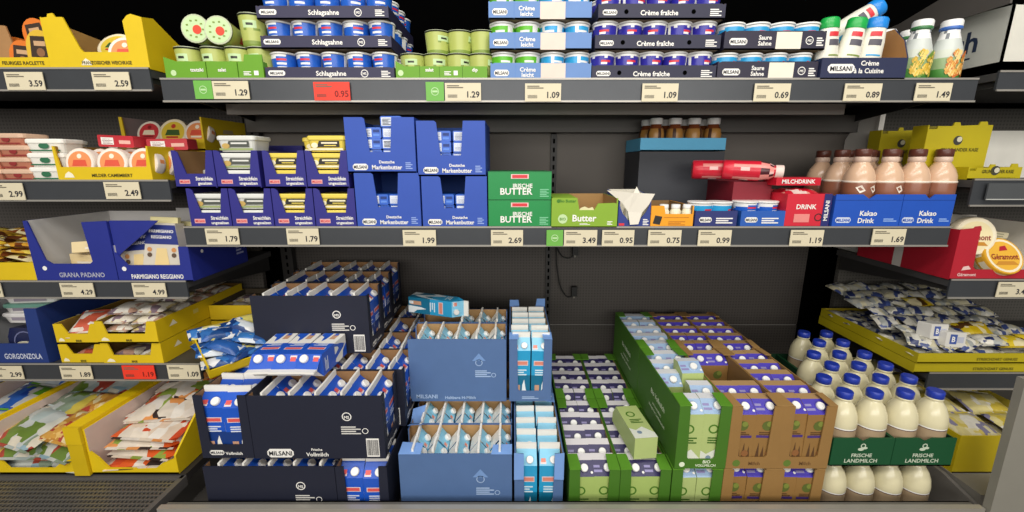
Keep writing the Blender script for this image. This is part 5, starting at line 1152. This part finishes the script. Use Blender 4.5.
# ---- left bay, bag bins
zb_ = H-.944
GY = '#e2c20c'
def bin_(lab, x0, x1, d=.5, hf=.06, hs=.155, l_thick=False):
    w = x1-x0
    tray('bag_bin', lab, 'bin', x0, x1, 1.128, zb_, d, hf, hs, hs, GY, '#dfc8bc', t=.006, sideR=[(0,0),(d,0),(d,hs),(.12,hs),(0,hf+.005)], sideL=[(0,0),(d,0),(d,hs),(0,hs)], front=[(0,0),(w,0),(w,hf*.95),(w*.82,hf*.6),(w*.74,hf*.32),(w*.2,hf*.32),(w*.10,hf*.95),(0,hf*1.4)])
bin_('yellow bag bin of orange snack bags, bottom left, right one', -1.302, -1.035)
bin_('yellow bag bin of clear grated cheese bags, bottom left', -1.61, -1.352)
bin_('yellow bag bin at the far left of the bottom row', -1.88, -1.625)
for i, (xx, lab, hw) in enumerate(((-1.327, 'thick yellow divider board between the two bag bins', .023), (-1.6175, 'thick yellow divider board at the far left bag bin', .0065))):
    one('bin_divider', MB().sheet([(-1.128,0),(-1.63,0),(-1.63,.165),(-1.128,.165)], TR(xx-hw, 0, 0)@LF, 2*hw, M('#ecc80c', .5, .05)), lab, 'divider', (0, 0, zb_), parts=(('front_cap', MB().box(xx-hw, xx+hw, 1.120, 1.1275, 0, .165, M('#cfb00c', .5)).box(xx-hw-.001, xx+hw+.001, 1.1185, 1.1275, .11, .166, M('#d9b80c', .5))),))
fo = MIX(('#f0e4d2', '#efe0cc', '#e8632a', '#f2e8dc', '#e9d3bc', '#3a2c2a', '#f2e6d8', '#d8502a', '#f4ece0', '#e8dccb', '#f0a05a', '#9ab04a'), 6, .3, .9)
fc = MIX(('#c9cfcc', '#d8d8cc', '#b8c6c4', '#8fa08a', '#cfd4cc', '#d0bc50', '#b9c4c0', '#e4dcc8', '#9ab8c4', '#b04a3a', '#6f8a3a'), 6, .28, .9, 3)
fb = MIX(('#2f5ac8', '#e9ece8', '#3f78dc', '#f2f0e6', '#7ac030', '#dfe8ee'), 7, .3, .6, 5)
fk = MIX(('#d8a24a', '#e8c070', '#c48a3a', '#b84a3a', '#f0dca8'), 14, .3, .8, 8)
pouch('snack_bag_o', .215, .16, .036, fo, 21, 'snack_bag', .25); pouch('snack_bag_c', .17, .15, .036, fc, 23, 'cheese_bag', .25); pouch('snack_bag_b', .20, .16, .03, fb, 25, 'cheese_bag', .2); pouch('snack_bag_k', .13, .12, .04, fk, 27, 'snack_bag', .25)
for k, (dx, y, dz, rx, rz) in enumerate(((0, 1.215, .006, .05, .05), (.01, 1.225, .036, .08, -.08), (0, 1.235, .064, .1, .06), (.015, 1.245, .09, .12, -.05), (.01, 1.30, .118, .1, .1), (.03, 1.37, .134, .12, -.12), (.0, 1.44, .145, .12, .05), (.03, 1.50, .15, .1, .1))):
    put('snack_bag_o', 'orange and white bag lying flat, %s from the bottom front in the right bin' % ORD[k], 'bag', (-1.17+dx, y, zb_+dz), (rx, R.uniform(-.05, .05), rz), 'orange bags')
for k in range(4):
    for c in range(3): put('snack_bag_o', 'orange and white bag underneath at back of the right bin, %s layer, %s' % (ORD[k], ('front', 'middle', 'rear')[c]), 'bag', (-1.185, 1.33+.09*c, zb_+.006+.031*k), (0, 0, .05*c), 'orange bags')
for j in range(4):
    for c in range(2):
        for k in range(3):
            put(('snack_bag_k' if (j, c, k) in ((0, 1, 2), (1, 1, 2)) else 'snack_bag_c'), 'clear printed cheese bag, %s row, %s side, %s layer in the left bin' % (('front', 'second', 'third', 'back')[j], ('left', 'right')[c], ('bottom', 'middle', 'top')[k]), 'bag', (-1.535+.12*c+R.uniform(-.01, .01), 1.215+.1*j, zb_+.006+.042*k+.012*j*(k > 0)), (.22, R.uniform(-.12, .12), R.uniform(-.25, .25)), 'clear cheese bags')
for j in range(3):
    for k in range(3): put('snack_bag_b', 'blue and white bag, %s row, %s layer in the far left bin' % (('front', 'middle', 'back')[j], ('bottom', 'middle', 'top')[k]), 'bag', (-1.75+R.uniform(-.01, .01), 1.22+.14*j, zb_+.006+.04*k+.012*j), (.2, 0, R.uniform(-.2, .2)), 'blue bags')
# ---------------------------------------------------------------- right bay
zs = ZR[0]
GB = M('#c5c6bd', .7, .06); x0 = XA(1000, zs); xx = XRB+.01; hb_ = Zp(2, YS)-zs
b = MB().box(xx, xx+.4, YS+.01, YS+.44, zs+.002, zs+.03, GB)
b.sheet([(-YS-.01, zs+.002), (-YS-.44, zs+.002), (-YS-.44, Zp(36, YS+.44)), (-YS-.26, Zp(26, YS+.26)), (-YS-.01, Zp(3, YS))], TR(xx, 0, 0)@LF, .005, GB)
b.sheet([(xx, zs+.002), (xx+.4, zs+.002), (xx+.4, zs+.05), (xx+.085, zs+.05), (xx+.08, Zp(4, YS)), (xx, Zp(3, YS))], TR(0, YS+.01, 0)@FR, .005, M('#d5d3c8', .7))
l = MB(); T = TR(xx, 0, 0)@LF; l.text('Brunch', -YS-.065-.14, zs+.075, .085, T, M('#22304a', .6), 'c'); l.poly([(-YS-.38, zs+.045), (-YS-.1, zs+.055), (-YS-.1, zs+.060), (-YS-.38, zs+.052)], T, M('#22304a', .6)); l.text('Brunch', xx+.12, zs+.015, .034, TR(0, YS+.01, 0)@FR, M('#22304a', .6), 'c')
one('display_box', b, 'grey white carton with dark handwriting lettering at top right', 'box', parts=(('lettering', l), ('top_tab', MB().sheet([(-YS-.16, Zp(22, YS+.16)), (-YS-.26, Zp(26, YS+.26)), (-YS-.26, Zp(10, YS+.26)), (-YS-.16, Zp(4, YS+.16))], TR(xx-.001, 0, 0)@LF, .003, GB))))
# second shelf yellow boxes
zs = ZR[1]
def ybox(a, c, Y, top, lab, side=None, zb=None):
    zb = zb or zs; x0, x1 = Xp(a, Y, zb+.12), Xp(c, Y, zb+.12); w = x1-x0; h = Zp(top, Y)-zb; q = w
    fr = [(0,0),(w,0),(w,h),(w*.92,h),(w*.9,h+.01),(w*.8,h+.01),(w*.78,h),(w*.5,h-.002),(w*.48,h+.008),(w*.4,h+.008),(w*.38,h-.003),(w*.15,h-.003),(w*.14,h-.012),(0,h-.012)]
    return tray('display_box', lab, 'box', x0, x1, Y, zb, .05, h, h, h, YR, '#8a7d20', front=fr, deco=lambda b, T, w_: (b.disc(w*.5, h*.72, .014, T, M('#3a3a36')), b.disc(w*.5+.004, h*.74, .008, T, M('#cfcab0'), .001), b.text('GRUNLANDER KASE', w*.55, h*.52, .014, T, M('#55500c', .6), 'c', maxw=w*.6), lines(b, w*.55, h*.1, w*.35, h*.12, 3, T, M('#9a900c'))))
ybox(880, 923, 1.50, 130, 'yellow cheese box further back, left of two on the right')
ybox(926, 990, 1.34, 125, 'yellow cheese box nearer the front, right of two')
o = ybox(976, 1030, 1.30, 167, 'low yellow tray in front of the white carton at right', zb=zs)
x0 = XA(978, zs); h = Zp(131, 1.45)-zs
b = MB().box(x0+.01, x0+.40, 1.44, 1.70, zs+.001, zs+h, M('#e2e0d6', .6)); l = MB(); T = TR(0, 1.44, 0)@FR; l.disc(x0+.12, zs+h*.65, .018, T, M('#8a8a86')); l.disc(x0+.13, zs+h*.68, .009, T, WHITE, .001); l.disc(x0+.12, zs+h*.3, .014, T, M('#8a8a86'), .0006, 14, .006)
one('display_box', b, 'white carton with round grey marks behind the low yellow tray', 'box', parts=(('printed_marks', l),))
one('price_holder', MB().box(XA(985, zs), XA(1060, zs), YS-.014, YS-.010, Zp(199, YS), Zp(183, YS), M('#4f5254', .15, .05)).box(XA(985, zs), XA(1060, zs), YS-.016, YS-.013, Zp(199.5, YS), Zp(198.5, YS), M('#b7b8b4', .3)), 'empty clear price holder strip on the right second shelf', 'price holder')
# third shelf red crate
zs = ZR[2]; RC = '#b3182c'
x0 = Xp(949, YS, zs); x1 = x0+.34; w = .34; h = Zp(228, YS)-zs; lo = Zp(270, YS)-zs
o = tray('display_box', 'red crate of round cheese packs on the right third shelf', 'box', x0, x1, YS+.0, zs+.001, .36, h, h, h, RC, '#e8e4da', front=[(0,0),(w,0),(w,lo),(.075,lo),(.066,lo+.01),(.062,h),(0,h-.006)], deco=lambda b, T, w_: (b.text('Géramont', .05, .012, .014, T, M('#e8c4c0'), 'c', maxw=.06), b.poly([(.03,.03),(.06,.034),(.05,.045),(.035,.042)], T, M('#e8c4c0'))), sideL=[(0,0),(.36,0),(.36,h*.55),(.2,h*.9),(0,h-.006)])
b = MB(); T = TR(-w/2, 0, 0)@LF; b.rect(-.205, -.17, 0, h*.85, T, M('#d9d4cc')); lines(b, -.09, h*.72, .06, .012, 2, T, M('#e0a8a8')); link('side_print', b.mesh('side_print'), o)
def geramont(kind, base, top, txt):
    roundpack(kind, .06, .035, base, top, M('#f0e6c8', .4), lambda a, T, r: (a.text(txt, 0, -r*.2, r*.42, T, M('#8a1a20', .5), 'c', .0015, r*1.4), a.poly([(-r*.2, r*.25), (r*.25, r*.3), (r*.2, r*.55), (-r*.1, r*.5)], T, M('#b3182c'), .0014), a.poly([(-r*.6, -r*.5), (r*.6, -r*.5), (r*.4, -r*.3), (-r*.4, -r*.3)], T, M('#c98a2a'), .0014)), 'cheese_round')
geramont('ger_cream', M('#e8dcc0', .45), M('#efe0b0', .4), 'Géramont'); geramont('ger_yellow', M('#e0a82a', .45), M('#e8b23a', .4), 'Géramont')
put('ger_cream', 'round cream and red cheese pack leaning highest in the red crate', 'cheese', (x0+.095, YS+.07, zs+.128), (PI/2-.15, 0, -.15)); put('ger_yellow', 'round yellow cheese pack leaning in front in the red crate', 'cheese', (x0+.17, YS+.045, zs+.058), (PI/2-.5, 0, 0))
for i in range(4): put('ger_cream', 'cream cheese pack lying flat in red crate, %s from the bottom' % ORD[i], 'cheese', (x0+.09, YS+.16+.012*i, zs+.006+.036*i), (-.08*(i == 3), 0, .3*i), 'flat cream packs')
brick('white_pack', M('#e6e2d6', .5), lambda b, T, w_, h_: b.rect(-w_*.3, w_*.3, h_*.3, h_*.6, T, M('#c9c4b0')), .20, .16, .16, 'cheese_box')
put('white_pack', 'large white carton behind the red crate, left', 'box', (x0+.13, YS+.445, zs+.001)); put('white_pack', 'large white carton behind the red crate, right', 'box', (x0+.345, YS+.445, zs+.001))
brick('flat_pack', M('#d8cfae', .45), lambda b, T, w_, h_: lines(b, -w_*.4, h_*.2, w_*.8, h_*.6, 3, T, M('#8f8a6a')), .15, .09, .02, 'cheese_pack')
for i in range(3): put('flat_pack', 'flat pale pack lying on the right in red crate, %s from bottom' % ORD[i], 'cheese', (x0+.20+.01*i, YS+.17, zs+.045+.028*i+.02), (.05, .12, .2-.15*i), 'flat pale packs')
brick('flat_base', M('#cfc6a8', .45), lambda b, T, w_, h_: None, .16, .12, .055, 'cheese_pack'); put('flat_base', 'thick pale pack under the flat pale packs in the red crate', 'cheese', (x0+.235, YS+.18, zs+.006))
# lowest shelf: pile of small packs
zs = ZR[3]
for k in range(2):
    x0 = Xp(912+8*k*0, YS, zs); h = .034
    tray('display_tray', 'wide yellow tray under the pile of small packs, %s of two' % ('lower', 'upper')[k], 'tray', XRB-.05, XRB+.42, YS-.004*k, zs+.001+.036*k, .44, h, h, h, YR, '#b09a1a', deco=lambda b, T, w: b.text('STREICHZART GENUSS', w*.55, .010, .013, T, M('#6a620c', .6), 'c', maxw=w*.3), side_deco=None)
film5 = MIX(('#d8d6cc', '#44548c', '#e6e2d4', '#a8aca8', '#2f3a6a', '#cfc8a8', '#b8b6a8'), 14, .3, .6, 4); film6 = MIX(('#e0c42a', '#d8b81a', '#5a3a1a', '#f0da5a', '#e8dcae'), 9, .35, .6, 6)
pouch('snack_pack', .085, .06, .028, film5, 31, 'cheese_snack_pack', .15); pouch('snack_pack_y', .10, .07, .028, film6, 33, 'cheese_snack_pack', .1)
def artS(b, T, w, h): b.rect(-w*.3, w*.05, h*.2, h*.85, T, M('#3f58a0')); b.rect(w*.08, w*.4, h*.3, h*.7, T, M('#b8bccc')); b.text('B', -w*.13, h*.35, h*.5, T, WHITE, 'c', .0012)
brick('snack_block', M('#d9d7d0', .35, .08), artS, .075, .04, .05, 'cheese_snack_pack')
for j in range(7):
    for i in range(6):
        yel = (i, j) in ((3, 1), (4, 0), (5, 0), (3, 4))
        zt_ = zs+.075+.012*j+R.uniform(0, .012)
        put('snack_pack_y' if yel else 'snack_pack', '%s snack pack, %s row from front, %s from left in the right pile' % ('yellow' if yel else 'silver and blue', ORD[j], ORD[i]), 'cheese', (XRB-.01+.075*i+.02*(j % 2)+R.uniform(-.01, .01), YS+.045+.062*j, zt_), (.25+R.uniform(-.2, .2), R.uniform(-.25, .25), R.uniform(-.5, .5)), 'small snack packs')
        put('snack_pack', 'silver snack pack in the bottom layer, %s row, %s from left in the right pile' % (ORD[j], ORD[i]), 'cheese', (XRB-.01+.075*i+.02*(j % 2), YS+.045+.058*j, zs+.043), (0, R.uniform(-.05, .05), R.uniform(-.3, .3)), 'small snack packs')
x, y, z = AT(932, 332, YS+.05); put('snack_block', 'blue and white block pack standing at left of the pile, right', 'cheese', (x, YS+.05, zs+.105), (-.1, .1, .2)); x, y, z = AT(952, 340, YS+.02); put('snack_block', 'white and blue block pack at the front of the pile, right', 'cheese', (x, YS+.03, zs+.085), (-.1, .1, .1))
# bottom: yellow blocks of sliced cheese
zb_ = H-.95
x0 = XRB+.005
tray('display_tray', 'yellow tray of pale yellow cheese packs at lower right', 'tray', x0, x0+.38, 1.14, zb_, .5, .13, .13, .13, '#d8bf14', '#c9b53a')
film7 = MIX(('#e6d68a', '#f0e6b8', '#d8c04a', '#f4efe0', '#e0cc6a', '#8f8aa8', '#e9dc9a'), 9, .28, .7, 2); pouch('slice_pack', .15, .11, .03, film7, 41, 'cheese_slice_pack', .08)
for j in range(4):
    for i in range(2):
        for k in range(4): put('slice_pack', 'pale yellow sliced cheese pack, %s row, %s side, %s layer, lower right tray' % (('front', 'second', 'third', 'back')[j], ('left', 'right')[i], ('bottom', 'second', 'third', 'top')[k]), 'cheese', (x0+.09+.17*i, 1.21+.115*j, zb_+.007+.033*k+.010*j*(k > 1)), (.2*(k > 1), R.uniform(-.05, .05), R.uniform(-.12, .12)), 'sliced cheese packs')
